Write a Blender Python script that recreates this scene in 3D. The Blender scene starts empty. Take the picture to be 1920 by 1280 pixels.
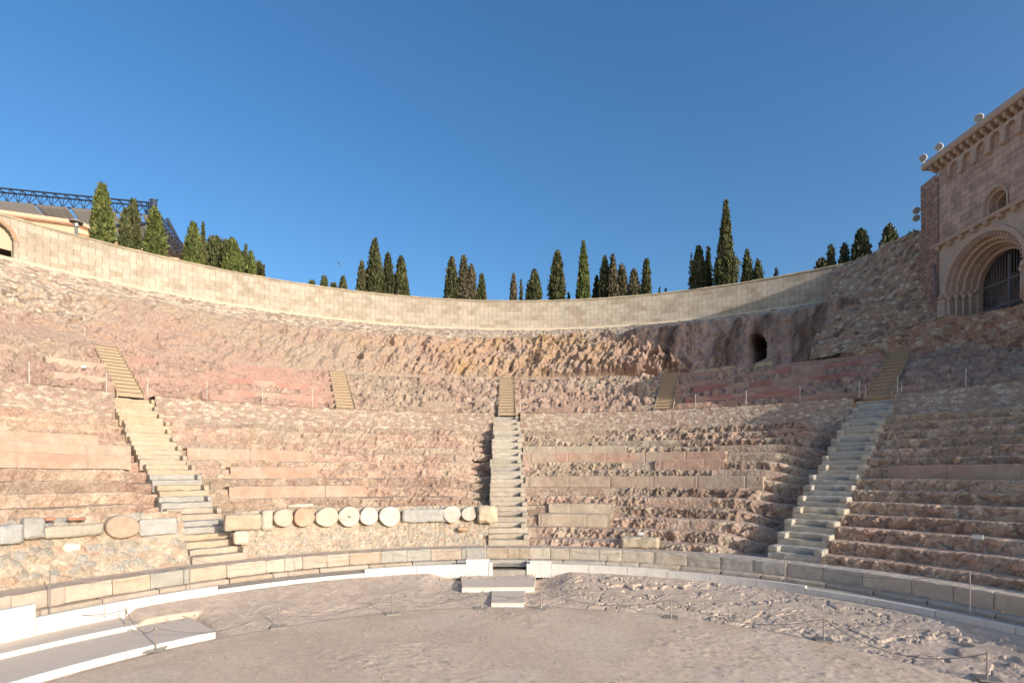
import bpy, math, random
import numpy as np
from mathutils import Vector, Matrix
S = bpy.context.scene
COL = S.collection
# ------------------------------------------------------------------ camera, sky, sun, exposure
FPX, HOR = 1000.0, 891.0                       # focal length in px of a 1920 wide frame; horizon row
cam = bpy.data.cameras.new('camera'); camo = bpy.data.objects.new('camera', cam); COL.objects.link(camo)
cam.sensor_width = 36; cam.lens = 36*FPX/1920
cam.shift_y = (HOR-640)/1920
cam.clip_start = .1; cam.clip_end = 5000
camo.location = (0, 0, 0); camo.rotation_euler = (math.radians(90), 0, 0)
S.camera = camo
SUN_EL, SUN_AZ = math.radians(17), math.radians(135)    # azimuth clockwise from +Y: behind the camera, to the right
w = bpy.data.worlds.new('World'); S.world = w; w.use_nodes = True
nt = w.node_tree; bg = nt.nodes['Background']
sky = nt.nodes.new('ShaderNodeTexSky'); sky.sky_type = 'NISHITA'; sky.sun_disc = False
sky.sun_elevation = SUN_EL; sky.sun_rotation = SUN_AZ; sky.altitude = 0; sky.air_density = 1.0; sky.dust_density = 2.6; sky.ozone_density = 3
hs = nt.nodes.new('ShaderNodeHueSaturation'); hs.inputs['Saturation'].default_value = 1.22
nt.links.new(sky.outputs[0], hs.inputs['Color']); nt.links.new(hs.outputs[0], bg.inputs[0]); bg.inputs[1].default_value = .125
sl = bpy.data.lights.new('sun', 'SUN'); sl.energy = 2.45; sl.angle = math.radians(.5); sl.color = (1, .93, .85)
so = bpy.data.objects.new('sun', sl); COL.objects.link(so)
sd = Vector((math.sin(SUN_AZ)*math.cos(SUN_EL), math.cos(SUN_AZ)*math.cos(SUN_EL), math.sin(SUN_EL)))
so.rotation_euler = sd.to_track_quat('Z', 'Y').to_euler(); so.location = (30, -40, 40)
S.view_settings.view_transform = 'Standard'; S.view_settings.look = 'None'
S.view_settings.exposure = .80; S.view_settings.gamma = 1; S.view_settings.use_curve_mapping = False

# ------------------------------------------------------------------ numpy noise
def _h(i, j, k, s):
    n = (i.astype(np.int64)*374761393 + j.astype(np.int64)*668265263 + k.astype(np.int64)*2147483647 + int(s)*1274126177) & 0xffffffff
    n = ((n ^ (n >> 13))*1274126177) & 0xffffffff
    n = ((n ^ (n >> 16))*2246822519) & 0xffffffff
    n = n ^ (n >> 15)
    return (n & 0xffffff)/float(0xffffff)
def vn(P, s=0):
    P = np.asarray(P, float); f = np.floor(P); t = P-f; t = t*t*(3-2*t); f = f.astype(np.int64)
    x, y, z = t[..., 0], t[..., 1], t[..., 2]; i, j, k = f[..., 0], f[..., 1], f[..., 2]
    r = 0
    for a in (0, 1):
        for b in (0, 1):
            for c in (0, 1):
                r = r + _h(i+a, j+b, k+c, s)*(x if a else 1-x)*(y if b else 1-y)*(z if c else 1-z)
    return r*2-1
def fbm(P, o=4, s=0, g=.5):
    r = 0; a = 1; t = 0; P = np.asarray(P, float)
    for q in range(o):
        r = r+a*vn(P, s+q*17); t += a; a *= g; P = P*2.03+3.1
    return r/t
def ridge(P, o=3, s=0):
    r = 0; a = 1; t = 0; P = np.asarray(P, float)
    for q in range(o):
        r = r+a*(1-2*np.abs(vn(P, s+q*31))); t += a; a *= .5; P = P*2.1+1.7
    return r/t
def worley(u, v, s=0, jit=.9):
    iu = np.floor(u).astype(np.int64); iv = np.floor(v).astype(np.int64)
    F1 = np.full(u.shape, 9.); F2 = np.full(u.shape, 9.); ID = np.zeros(u.shape)
    for a in (-1, 0, 1):
        for b in (-1, 0, 1):
            ci, cj = iu+a, iv+b; k = np.zeros_like(ci)
            px = ci+.5+(_h(ci, cj, k, s)-.5)*jit; py = cj+.5+(_h(ci, cj, k, s+1)-.5)*jit
            d = np.hypot(px-u, py-v); idr = _h(ci, cj, k, s+2)
            m = d < F1
            F2 = np.where(m, F1, np.minimum(F2, d)); ID = np.where(m, idr, ID); F1 = np.where(m, d, F1)
    return F1, F2, ID
def facet(u, v, s=0, jit=.9):
    """broken faces: every cell is a small tilted plane"""
    iu = np.floor(u).astype(np.int64); iv = np.floor(v).astype(np.int64); F1 = np.full(u.shape, 9.); T1 = np.zeros(u.shape)
    for a in (-1, 0, 1):
        for b in (-1, 0, 1):
            ci, cj = iu+a, iv+b; k = np.zeros_like(ci); dx = u-(ci+.5+(_h(ci, cj, k, s)-.5)*jit); dy = v-(cj+.5+(_h(ci, cj, k, s+1)-.5)*jit)
            d = np.hypot(dx, dy); t = (_h(ci, cj, k, s+2)-.5)*2.4*dx+(_h(ci, cj, k, s+3)-.5)*2.4*dy+(_h(ci, cj, k, s+4)-.5)*.8
            m = d < F1; F1 = np.where(m, d, F1); T1 = np.where(m, t, T1)
    return T1
def sm(a, b, x):
    t = np.clip((x-a)/(b-a), 0, 1); return t*t*(3-2*t)
def mixc(c1, c2, t):
    t = np.asarray(t)[..., None]; return np.asarray(c1)*(1-t)+np.asarray(c2)*t
def frac(x): return x-np.floor(x)

# ------------------------------------------------------------------ materials
MATS = {}
def mat(name, col=(.4, .3, .25), rough=.95, var=.25, nscale=6, bump=.4, bscale=30, bdist=.02, attr=False, metal=0, spec=.15):
    if name in MATS: return MATS[name]
    m = bpy.data.materials.new(name); m.use_nodes = True; t = m.node_tree; N = t.nodes; L = t.links
    b = N['Principled BSDF']; b.inputs['Roughness'].default_value = rough; b.inputs['Metallic'].default_value = metal
    b.inputs['Specular IOR Level'].default_value = spec
    tc = N.new('ShaderNodeTexCoord'); no = N.new('ShaderNodeTexNoise'); no.inputs['Scale'].default_value = nscale
    no.inputs['Detail'].default_value = 8; no.inputs['Roughness'].default_value = .78
    L.new(tc.outputs['Object'], no.inputs['Vector'])
    mr = N.new('ShaderNodeMapRange'); mr.inputs[1].default_value = .3; mr.inputs[2].default_value = .7
    mr.inputs[3].default_value = 1-var; mr.inputs[4].default_value = 1+var
    L.new(no.outputs['Fac'], mr.inputs[0])
    mx = N.new('ShaderNodeMix'); mx.data_type = 'RGBA'; mx.blend_type = 'MULTIPLY'; mx.inputs[0].default_value = 1
    if attr:
        at = N.new('ShaderNodeVertexColor'); at.layer_name = 'Col'; L.new(at.outputs['Color'], mx.inputs[6])
    else: mx.inputs[6].default_value = (*col, 1)
    L.new(mr.outputs[0], mx.inputs[7]); L.new(mx.outputs[2], b.inputs['Base Color'])
    if bump:
        n2 = N.new('ShaderNodeTexNoise'); n2.inputs['Scale'].default_value = bscale; n2.inputs['Detail'].default_value = 5
        L.new(tc.outputs['Object'], n2.inputs['Vector'])
        bp = N.new('ShaderNodeBump'); bp.inputs['Strength'].default_value = bump; bp.inputs['Distance'].default_value = bdist
        L.new(n2.outputs['Fac'], bp.inputs['Height']); L.new(bp.outputs['Normal'], b.inputs['Normal'])
    MATS[name] = m; return m
def brickmat(name, c1, c2, mortar, bw, bh, msize=.02, var=.18, bump=.5, squash=1, off=.5, stain=None, vj=False):
    m = bpy.data.materials.new(name); m.use_nodes = True; t = m.node_tree; N = t.nodes; L = t.links
    b = N['Principled BSDF']; b.inputs['Roughness'].default_value = .9; b.inputs['Specular IOR Level'].default_value = .15
    uv = N.new('ShaderNodeUVMap'); uv.uv_map = 'UVMap'
    br = N.new('ShaderNodeTexBrick'); br.offset = off; br.inputs['Color1'].default_value = (*c1, 1); br.inputs['Color2'].default_value = (*c2, 1)
    br.inputs['Mortar'].default_value = (*mortar, 1); br.inputs['Scale'].default_value = 1; br.inputs['Mortar Size'].default_value = msize
    br.inputs['Mortar Smooth'].default_value = .3; br.inputs['Bias'].default_value = -.25; br.inputs['Brick Width'].default_value = bw; br.inputs['Row Height'].default_value = bh
    L.new(uv.outputs[0], br.inputs['Vector'])
    tc = N.new('ShaderNodeTexCoord'); no = N.new('ShaderNodeTexNoise'); no.inputs['Scale'].default_value = 1.3; no.inputs['Detail'].default_value = 8; no.inputs['Roughness'].default_value = .7
    L.new(tc.outputs['Object'], no.inputs['Vector'])
    mr = N.new('ShaderNodeMapRange'); mr.inputs[1].default_value = .3; mr.inputs[2].default_value = .7; mr.inputs[3].default_value = 1-var; mr.inputs[4].default_value = 1+var
    L.new(no.outputs['Fac'], mr.inputs[0])
    mx = N.new('ShaderNodeMix'); mx.data_type = 'RGBA'; mx.blend_type = 'MULTIPLY'; mx.inputs[0].default_value = 1
    L.new(br.outputs['Color'], mx.inputs[6]); L.new(mr.outputs[0], mx.inputs[7])
    out = mx.outputs[2]
    if stain:                                  # weathered runs below the top edge: (colour, z range) with ragged lower limit
        sc, z0, z1 = stain
        sx = N.new('ShaderNodeSeparateXYZ'); L.new(tc.outputs['Object'], sx.inputs[0])
        n3 = N.new('ShaderNodeTexNoise'); n3.inputs['Scale'].default_value = 1; n3.inputs['Detail'].default_value = 6
        mp = N.new('ShaderNodeMapping'); mp.inputs['Scale'].default_value = (2.2, 2.2, .35); L.new(tc.outputs['Object'], mp.inputs[0]); L.new(mp.outputs[0], n3.inputs['Vector'])
        md = N.new('ShaderNodeMath'); md.operation = 'MULTIPLY_ADD'; md.inputs[1].default_value = (z1-z0)*3; L.new(n3.outputs['Fac'], md.inputs[0]); L.new(sx.outputs['Z'], md.inputs[2])
        m2 = N.new('ShaderNodeMapRange'); m2.inputs[1].default_value = z0+(z1-z0)*1.5; m2.inputs[2].default_value = z1+(z1-z0)*1.5; m2.inputs[4].default_value = .65
        L.new(md.outputs[0], m2.inputs[0])
        m3 = N.new('ShaderNodeMix'); m3.data_type = 'RGBA'; L.new(m2.outputs[0], m3.inputs[0]); L.new(out, m3.inputs[6]); m3.inputs[7].default_value = (*sc, 1)
        out = m3.outputs[2]
    if vj:                                     # open upright joints, wider than the bed joints
        def mt(op, a, b_=None):
            q = N.new('ShaderNodeMath'); q.operation = op
            for k, x in enumerate((a, b_)):
                if x is None: continue
                if isinstance(x, (int, float)): q.inputs[k].default_value = x
                else: L.new(x, q.inputs[k])
            return q.outputs[0]
        sp = N.new('ShaderNodeSeparateXYZ'); L.new(uv.outputs[0], sp.inputs[0])
        row = mt('FLOOR', mt('DIVIDE', sp.outputs['Y'], bh)); odd = mt('MODULO', mt('ADD', row, 100.0), 2.0)
        fx = mt('FRACT', mt('ADD', mt('DIVIDE', sp.outputs['X'], bw), mt('MULTIPLY', odd, .5)))
        jm = mt('LESS_THAN', mt('ABSOLUTE', mt('SUBTRACT', fx, .5)), .5-.028); jm = mt('SUBTRACT', 1.0, jm)
        m4 = N.new('ShaderNodeMix'); m4.data_type = 'RGBA'; m4.blend_type = 'MULTIPLY'; L.new(mt('MULTIPLY', jm, mt('MULTIPLY', no.outputs['Fac'], 1.35)), m4.inputs[0]); L.new(out, m4.inputs[6]); m4.inputs[7].default_value = (.48, .42, .36, 1); out = m4.outputs[2]
    L.new(out, b.inputs['Base Color'])
    n2 = N.new('ShaderNodeTexNoise'); n2.inputs['Scale'].default_value = 12; n2.inputs['Detail'].default_value = 6; L.new(tc.outputs['Object'], n2.inputs['Vector'])
    ma = N.new('ShaderNodeMath'); ma.operation = 'MULTIPLY_ADD'; ma.inputs[1].default_value = -1.2; L.new(br.outputs['Fac'], ma.inputs[0]); L.new(n2.outputs['Fac'], ma.inputs[2])
    bp = N.new('ShaderNodeBump'); bp.inputs['Strength'].default_value = bump; bp.inputs['Distance'].default_value = .03
    L.new(ma.outputs[0], bp.inputs['Height']); L.new(bp.outputs['Normal'], b.inputs['Normal'])
    return m
ROCK = mat('rock', attr=True, var=.42, nscale=12, bump=.75, bscale=16, bdist=.04)
STONE = mat('dressed_stone', attr=True, var=.16, nscale=7, bump=.5, bscale=35, bdist=.02)
def chips(m, scale, amt):
    t = m.node_tree; N = t.nodes; L = t.links; bp = [n for n in N if n.type == 'BUMP'][0]; n2 = bp.inputs['Height'].links[0].from_node; tc = [n for n in N if n.type == 'TEX_COORD'][0]
    ds = N.new('ShaderNodeVectorMath'); ds.operation = 'MULTIPLY_ADD'; ds.inputs[1].default_value = (.12, .12, .12); L.new(n2.outputs['Color'], ds.inputs[0]); L.new(tc.outputs['Object'], ds.inputs[2])
    h = n2.outputs['Fac']
    for sc, am in ((scale, amt), (scale*2.7, amt*.5)):
        v = N.new('ShaderNodeTexVoronoi'); v.feature = 'F1'; v.inputs['Scale'].default_value = sc; L.new(ds.outputs[0], v.inputs['Vector'])
        a = N.new('ShaderNodeMath'); a.operation = 'MULTIPLY_ADD'; a.inputs[1].default_value = -am; L.new(v.outputs['Distance'], a.inputs[0]); L.new(h, a.inputs[2]); h = a.outputs[0]
    L.new(h, bp.inputs['Height'])
chips(ROCK, 7, .8)
GRAVEL = mat('dust', attr=True, var=.22, nscale=9, bump=.5, bscale=60, bdist=.015)
MARBLE = mat('white_marble', (.66, .62, .56), rough=.7, var=.15, nscale=3, bump=.25, bscale=12)
PAVE = mat('pale_paving', (.66, .545, .435), rough=.8, var=.07, nscale=4, bump=.15)
STEEL = mat('steel', (.42, .39, .35), rough=.4, var=.05, bump=0, metal=.7, spec=.5)
CHAIN = mat('chain', (.22, .2, .18), rough=.5, var=.1, bump=0, metal=.5)
WHITEP = mat('white_post', (.62, .56, .48), rough=.5, var=.03, bump=0)
ROPE = mat('rope', (.5, .4, .3), rough=.9, var=.1, bump=0)
WOOD = mat('wood', (.42, .32, .22), rough=.85, var=.18, nscale=8, bump=.4, bscale=25)
WOODL = mat('pale_wood', (.46, .37, .23), rough=.85, var=.2, nscale=8, bump=.3)
IRON = mat('dark_steel', (.035, .045, .075), rough=.5, var=.1, bump=0, spec=.4)
GATE = mat('gate_iron', (.16, .15, .15), rough=.6, var=.1, bump=0)
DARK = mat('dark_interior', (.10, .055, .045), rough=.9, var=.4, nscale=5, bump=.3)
SAIL = mat('grey_canvas', (.17, .155, .145), rough=.9, var=.08, bump=.1)
PEACH = mat('peach_render', (.66, .46, .31), rough=.9, var=.06, nscale=2, bump=.1)
TRIM = mat('orange_trim', (.55, .30, .19), rough=.9, var=.06, bump=0)
LAMPW = mat('lamp_housing', (.75, .75, .74), rough=.4, var=.03, bump=0)
LAMPG = mat('lamp_glass', (.30, .29, .27), rough=.25, var=.15, nscale=9, bump=0, spec=.5)
TRUNK = mat('bark', (.16, .11, .07), rough=.95, var=.3, bump=.6)
SIGN = mat('sign_plate', (.70, .68, .60), rough=.6, var=.04, bump=0)

# ------------------------------------------------------------------ object helpers
def tag(o, label=None, cat=None, group=None, kind=None):
    if label: o['label'] = label
    if cat: o['category'] = cat
    if group: o['group'] = group
    if kind: o['kind'] = kind
    return o
def empty(name, loc=(0, 0, 0)):
    o = bpy.data.objects.new(name, None); o.location = loc; o.empty_display_size = .2; COL.objects.link(o); return o
def mk(name, V, F, m, parent=None, col=None, uv=None, smooth=False):
    V = np.asarray(V, float).reshape(-1, 3)
    if parent is not None:
        V = V-np.array(parent.matrix_world.translation if parent.parent else parent.location)
        if parent.parent: V = V-0
    me = bpy.data.meshes.new(name)
    if isinstance(F, np.ndarray):
        k = F.shape[1]; me.vertices.add(len(V)); me.vertices.foreach_set('co', V.astype(np.float32).ravel())
        me.loops.add(F.size); me.loops.foreach_set('vertex_index', F.astype(np.int32).ravel())
        me.polygons.add(len(F)); me.polygons.foreach_set('loop_start', np.arange(0, F.size, k, dtype=np.int32))
        me.polygons.foreach_set('loop_total', np.full(len(F), k, np.int32)); me.update(calc_edges=True)
    else:
        me.from_pydata([tuple(v) for v in V], [], F); me.update()
    if col is not None:
        c = np.asarray(col, float); c = np.broadcast_to(c, (len(V), 3)) if c.ndim == 1 else c.reshape(-1, 3)
        a = me.color_attributes.new('Col', 'FLOAT_COLOR', 'POINT')
        a.data.foreach_set('color', np.concatenate([np.clip(c, 0, 1), np.ones((len(V), 1))], 1).astype(np.float32).ravel())
    if uv is not None:
        l = me.uv_layers.new(name='UVMap'); idx = np.zeros(len(me.loops), np.int32); me.loops.foreach_get('vertex_index', idx)
        l.data.foreach_set('uv', np.asarray(uv, float).reshape(-1, 2)[idx].astype(np.float32).ravel())
    if smooth: me.polygons.foreach_set('use_smooth', np.ones(len(me.polygons), bool))
    me.materials.append(m)
    o = bpy.data.objects.new(name, me); COL.objects.link(o)
    if parent is not None: o.parent = parent
    return o
def gridF(nu, nv, keep=None):
    i = np.arange(nu-1)[:, None]*nv+np.arange(nv-1)[None]
    F = np.stack([i, i+nv, i+nv+1, i+1], -1)
    return F[keep] if keep is not None else F.reshape(-1, 4)
def sheet(name, P, m, parent=None, col=None, uv=None, keep=None, smooth=False, flip=False):
    F = gridF(P.shape[0], P.shape[1], keep)
    if flip: F = F[:, ::-1].copy()
    return mk(name, P, F, m, parent, col, uv, smooth)
class MB:
    def __init__(s): s.v = []; s.f = []; s.c = []
    def add(s, V, F, c=None):
        n = len(s.v); s.v += [tuple(p) for p in V]; s.f += [tuple(a+n for a in f) for f in F]; s.c += [c or (.4, .35, .3)]*len(V)
    def box(s, c, size, ax=None, rz=0, col=None):
        M = ax if ax is not None else Matrix.Rotation(rz, 3, 'Z')
        V = [Vector(c)+M@Vector((x*size[0]/2, y*size[1]/2, z*size[2]/2)) for x in (-1, 1) for y in (-1, 1) for z in (-1, 1)]
        s.add(V, [(0, 1, 3, 2), (4, 6, 7, 5), (0, 4, 5, 1), (2, 3, 7, 6), (0, 2, 6, 4), (1, 5, 7, 3)], col)
    def tube(s, pts, r, n=8, cap=True):
        pts = [Vector(p) for p in pts]; R = r if isinstance(r, (list, tuple)) else [r]*len(pts)
        V = []; F = []
        for i, p in enumerate(pts):
            d = (pts[min(i+1, len(pts)-1)]-pts[max(i-1, 0)]).normalized()
            a = d.cross(Vector((0, 0, 1)) if abs(d.z) < .9 else Vector((1, 0, 0))).normalized(); b = d.cross(a)
            V += [p+(a*math.cos(t*2*math.pi/n)+b*math.sin(t*2*math.pi/n))*R[i] for t in range(n)]
        for i in range(len(pts)-1):
            for t in range(n): F.append((i*n+t, i*n+(t+1) % n, (i+1)*n+(t+1) % n, (i+1)*n+t))
        if cap: F += [tuple(range(n))[::-1], tuple((len(pts)-1)*n+t for t in range(n))]
        s.add(V, F)
    def prism(s, poly, axis, a, b):           # poly: list of 2-D points; axis 'x','y','z'
        def P(p, t): return {'x': (t, p[0], p[1]), 'y': (p[0], t, p[1]), 'z': (p[0], p[1], t)}[axis]
        n = len(poly); V = [P(p, a) for p in poly]+[P(p, b) for p in poly]
        s.add(V, [tuple(range(n)), tuple(range(2*n-1, n-1, -1))]+[(i, (i+1) % n, n+(i+1) % n, n+i) for i in range(n)])
    def build(s, name, m, parent=None, smooth=False): return mk(name, s.v, s.f, m, parent, s.c, None, smooth)
def roughbox(x0, x1, y0, y1, z0, z1, cell=.07):
    """subdivided box in local coordinates; returns V, F"""
    nx, ny, nz = [max(2, int((b-a)/cell)+2) for a, b in ((x0, x1), (y0, y1), (z0, z1))]
    X, Y, Z = np.linspace(x0, x1, nx), np.linspace(y0, y1, ny), np.linspace(z0, z1, nz); V = []; F = []; n = 0
    for A, B, f in ((X, Y, lambda a, b: (a, b, z0+0*a)), (X, Y, lambda a, b: (a, b, z1+0*a)), (X, Z, lambda a, b: (a, y0+0*a, b)),
                    (X, Z, lambda a, b: (a, y1+0*a, b)), (Y, Z, lambda a, b: (x0+0*a, a, b)), (Y, Z, lambda a, b: (x1+0*a, a, b))):
        a, b = np.meshgrid(A, B, indexing='ij'); V.append(np.stack(f(a, b), -1).reshape(-1, 3)); F.append(gridF(len(A), len(B))+n); n += a.size
    return np.concatenate(V), np.concatenate(F)
def rough_part(name, boxes, o, rz, m, parent, base, amp=.012, cell=.07, seed=0, rounding=.02):
    """several local boxes (x across, y outward, z up) turned by theta=rz about o, displaced by continuous noise"""
    VV, FF, n = [], [], 0
    for bx in boxes:
        V, F = roughbox(*bx, cell=cell)
        c = np.array([(bx[0]+bx[1])/2, (bx[2]+bx[3])/2, (bx[4]+bx[5])/2]); h = np.array([(bx[1]-bx[0])/2, (bx[3]-bx[2])/2, (bx[5]-bx[4])/2])
        if rounding:
            d = (V-c); near = (np.abs(d) > h-1e-6).sum(1); V = V-np.where((near >= 2)[:, None], np.sign(d)*rounding*(np.abs(d) > h-1e-6), 0)*(.4+.9*(vn(V*5+seed, 3)[:, None]+1)/2)
        VV.append(V); FF.append(F+n); n += len(V)
    V = np.concatenate(VV); F = np.concatenate(FF)
    s, c = math.sin(rz), math.cos(rz)
    W = np.stack([V[:, 0]*c+V[:, 1]*s, -V[:, 0]*s+V[:, 1]*c, V[:, 2]], 1)+np.array(o)
    D = np.stack([fbm(W*5+q*9.1, 3, 5+q) for q in range(3)], -1); W2 = W+D*amp
    t = fbm(W*2.5+seed, 3, 41); t2 = fbm(W*np.array([1.2, 1.2, 7])+seed*3, 3, 43)
    colr = np.array(base)*(1+.16*t[:, None]+.12*t2[:, None]*np.array([.6, 1, 1.3]))
    return mk(name, W2, F, m, parent, colr)
CX, CY = 0., 8.
def pol(th, R, z, c=(CX, CY)): return np.stack([c[0]+R*np.sin(th), c[1]+R*np.cos(th), z+0*R+0*th], -1)
def ring_depth(u, R, c):                      # distance along the view direction where the sight line u meets the ring
    a = u*u+1; b = -2*(u*c[0]+c[1]); q = c[0]**2+c[1]**2-R*R
    return (-b+math.sqrt(b*b-4*a*q))/(2*a)
def gpt(x, y, z): Yd = -z*FPX/(y-HOR); return Vector(((x-960)/FPX*Yd, Yd, z))     # point of a level plane seen at a pixel
def theta_of(x, R, c=(CX, CY)):
    u = (x-960)/FPX; Yd = ring_depth(u, R, c); return math.atan2(u*Yd-c[0], Yd-c[1])
WC, WR, WZ0, WZ1 = (.5, 8.9), 36.7, 12.5, 14.85
R0, T, RISE, Z0 = 12.73, .742, .39, -2.70
PINK = np.array([.395, .275, .21]); BEIGE = np.array([.395, .305, .225]); OCHRE = np.array([.42, .275, .145]); GREY = np.array([.43, .36, .29])
RED = np.array([.42, .26, .205]); CREAM = np.array([.60, .50, .37]); BROWN = np.array([.30, .22, .17])
STAIRS = {'left': -.811, 'centre': -.012, 'right': .786}
SW = .78
def rockcol(P, s=0, red=0, ochre=0, idv=None):
    a = fbm(P*.35, 4, 60+s); b = fbm(P*1.7, 4, 70+s); d = fbm(P*np.array([6, 6, 14]), 3, 80+s)
    c = mixc(PINK, BEIGE, sm(-.35, .4, a+.5*b)); c = c*(1-sm(.15, .5, b)[..., None]*.18)+GREY*sm(.15, .5, b)[..., None]*.18
    c = c*(1+.13*d[..., None])
    if idv is not None: c = c*(.86+.28*idv[..., None])
    if np.any(red): c = c*(1-np.asarray(red)[..., None])+RED*(1+.2*b[..., None])*np.asarray(red)[..., None]
    if np.any(ochre): c = c*(1-np.asarray(ochre)[..., None])+OCHRE*(1+.2*b[..., None])*np.asarray(ochre)[..., None]
    return c

# ------------------------------------------------------------------ ground, floor, terraces (setting)
def disc_sheet(name, r0, r1, z, m, c, th0=-math.pi, th1=math.pi, n=96, col=None):
    th = np.linspace(th0, th1, n)[:, None]; r = np.array(r1*0+r0) if False else np.linspace(r0, r1, 6)[None]
    P = pol(th, r+0*th, z, c); return sheet(name, P, m, None, np.broadcast_to(col, P.shape))
g = disc_sheet('ground', 0, 3000, -3.95, GRAVEL, (0, 0), col=(.50, .40, .30)); tag(g, kind='structure')
FC, FR = (0, 6), 9.25
def fth(x, y, z): p = gpt(x, y, z); return math.atan2(p.x-FC[0], p.y-FC[1])
def floor():
    nx, ny = 560, 330
    x = np.linspace(-13, 13, nx)[:, None]; y = np.linspace(-3, 16, ny)[None]
    P = np.stack([x+0*y, y+0*x, 0*x+0*y], -1)
    r = np.hypot(P[..., 0]-FC[0], P[..., 1]-FC[1])
    bn = fbm(P*.9, 4, 3); fine = fbm(P*7, 3, 4)
    rough = sm(-.05, .3, fbm(P*.45+5, 3, 9)+P[..., 0]*.03)
    z = -3.75+.010*bn+.006*fine*rough+.002*fine
    st = sm(.42, .6, vn(P*11, 77))*rough; z = z+.012*st
    z = np.where(r > FR-.02, -3.8, z)
    P[..., 2] = z
    c = mixc((.70, .53, .385), (.63, .475, .345), sm(-.4, .5, bn+.2*fine)); c = mixc(c, (.36, .29, .23), .55*sm(.5, .62, vn(P*9+3, 78))*rough)
    c = c*(1+.10*fine[..., None]*(.5+rough[..., None]))
    patch = sm(.25, .35, fbm(P*.5+31, 3, 12)); c = c*(1-.5*patch[..., None])+np.array([.70, .55, .43])*.5*patch[..., None]
    edge = sm(.55, .1, np.abs(r-FR+.3)/1.2)*sm(-.2, .4, bn); c = c*(1-.35*edge[..., None])+np.array([.55, .40, .27])*.35*edge[..., None]
    rc = r[:-1, :-1]
    o = sheet('orchestra_floor', P, GRAVEL, None, c, keep=rc < FR); tag(o, kind='structure')
floor()
KC, KR = (0, 7.5), 11.55
def rock_apron():
    th = np.linspace(-1.35, 1.45, 1500)[:, None]; t = np.linspace(0, 1, 150)[None]
    A = pol(th, FR-.1+0*th, 0, FC); B = pol(th*.985, KR+.12+0*th, 0, KC)
    P = A*(1-t[..., None])+B*t[..., None]
    P[..., 2] = 0
    n = fbm(P*.9, 4, 21); n2 = fbm(P*4.5, 4, 22)
    led = ridge(P*np.array([.8, 1.3, 1])+n[..., None]*.5, 3, 23)
    w1, w2, idd = worley(P[..., 0]*.7+n*1.3+n2*.25, P[..., 1]*1.0+n2*.5, 25)
    base = -3.85+.37*t
    stepn = idd*.15*sm(0, .05, w2-w1)
    n3 = fbm(P*14, 3, 26); rgh = sm(-.25, .25, fbm(P*1.1+4, 3, 27))
    rt = .18+.50*sm(-1.5, 2.5, P[..., 0]+1.5*n)
    z = base+.03*n+rt*(.75*stepn*sm(0, .12, t)+.012*n2+.022*sm(.35, .6, led)*rgh+.012*n3*rgh-.022*sm(.45, .6, vn(P*6+2, 31))*rgh)+.05*(1-rt)+.004*n3
    z = np.where(t < .02, -3.80, z); z = z+.07*sm(.55, .95, t); z = np.minimum(z, -3.40+.015*n2)
    # ground trodden flat under the left terraces and the entrance steps
    tt = np.arctan2(P[..., 0]-FC[0], P[..., 1]-FC[1]); rf_ = np.hypot(P[..., 0]-FC[0], P[..., 1]-FC[1])
    a1 = sm(fth(405, 1184, -3.66)+.03, fth(405, 1184, -3.66)+.0, tt)*sm(11.5, 11.35, rf_); z = z*(1-a1)+np.minimum(z, -3.81)*a1
    a2 = sm(fth(256, 1169, -3.56)+.03, fth(256, 1169, -3.56), tt); z = z*(1-a2)+np.minimum(z, -3.62)*a2
    m = sm(2.6, 1.3, np.abs(P[..., 0]+.45)); z = z*(1-m)+np.minimum(z, -3.72+.03*n2)*m
    P[..., 2] = z
    c = mixc((.64, .49, .365), (.54, .41, .305), sm(-.3, .4, n2+.3*n)); c = mixc(c, GREY*1.25, .5*sm(-.1, .4, fbm(P*.6, 3, 28)))
    c = mixc(c, (.55, .46, .36), .6*sm(.3, .7, vn(P*9, 29))*sm(0, .3, n))
    o = sheet('rock_ground', P, GRAVEL, None, c); tag(o, kind='structure')
rock_apron()
def walkways():
    th = np.linspace(-1.75, 1.75, 500)[:, None]
    for nm, ra, rb, z, col, ca in (('passage', KR-.02, 12.1, -3.25, (.42, .36, .29), KC), ('podium_walkway', 12.05, 13.0, Z0-.012, (.46, .385, .305), (CX, CY))):
        t = np.linspace(0, 1, 24)[None]
        A = pol(th, ra+0*th, z, ca); B = pol(th, rb+0*th, z, (CX, CY)); P = A*(1-t[..., None])+B*t[..., None]
        n = fbm(P*3, 4, 33); P[..., 2] += .012*n
        if nm == 'podium_walkway':           # pinkish tamped earth, worn smooth slabs in places
            c = mixc((.60, .475, .37), (.56, .44, .345), sm(-.3, .3, n)); c = c*(1+.1*fbm(P*9, 3, 34)[..., None])
        else: c = mixc(col, GREY, sm(-.3, .3, n)); c = c*(1+.2*fbm(P*12, 3, 34)[..., None])
        o = sheet(nm, P, GRAVEL, None, c); tag(o, kind='structure')
walkways()

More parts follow.
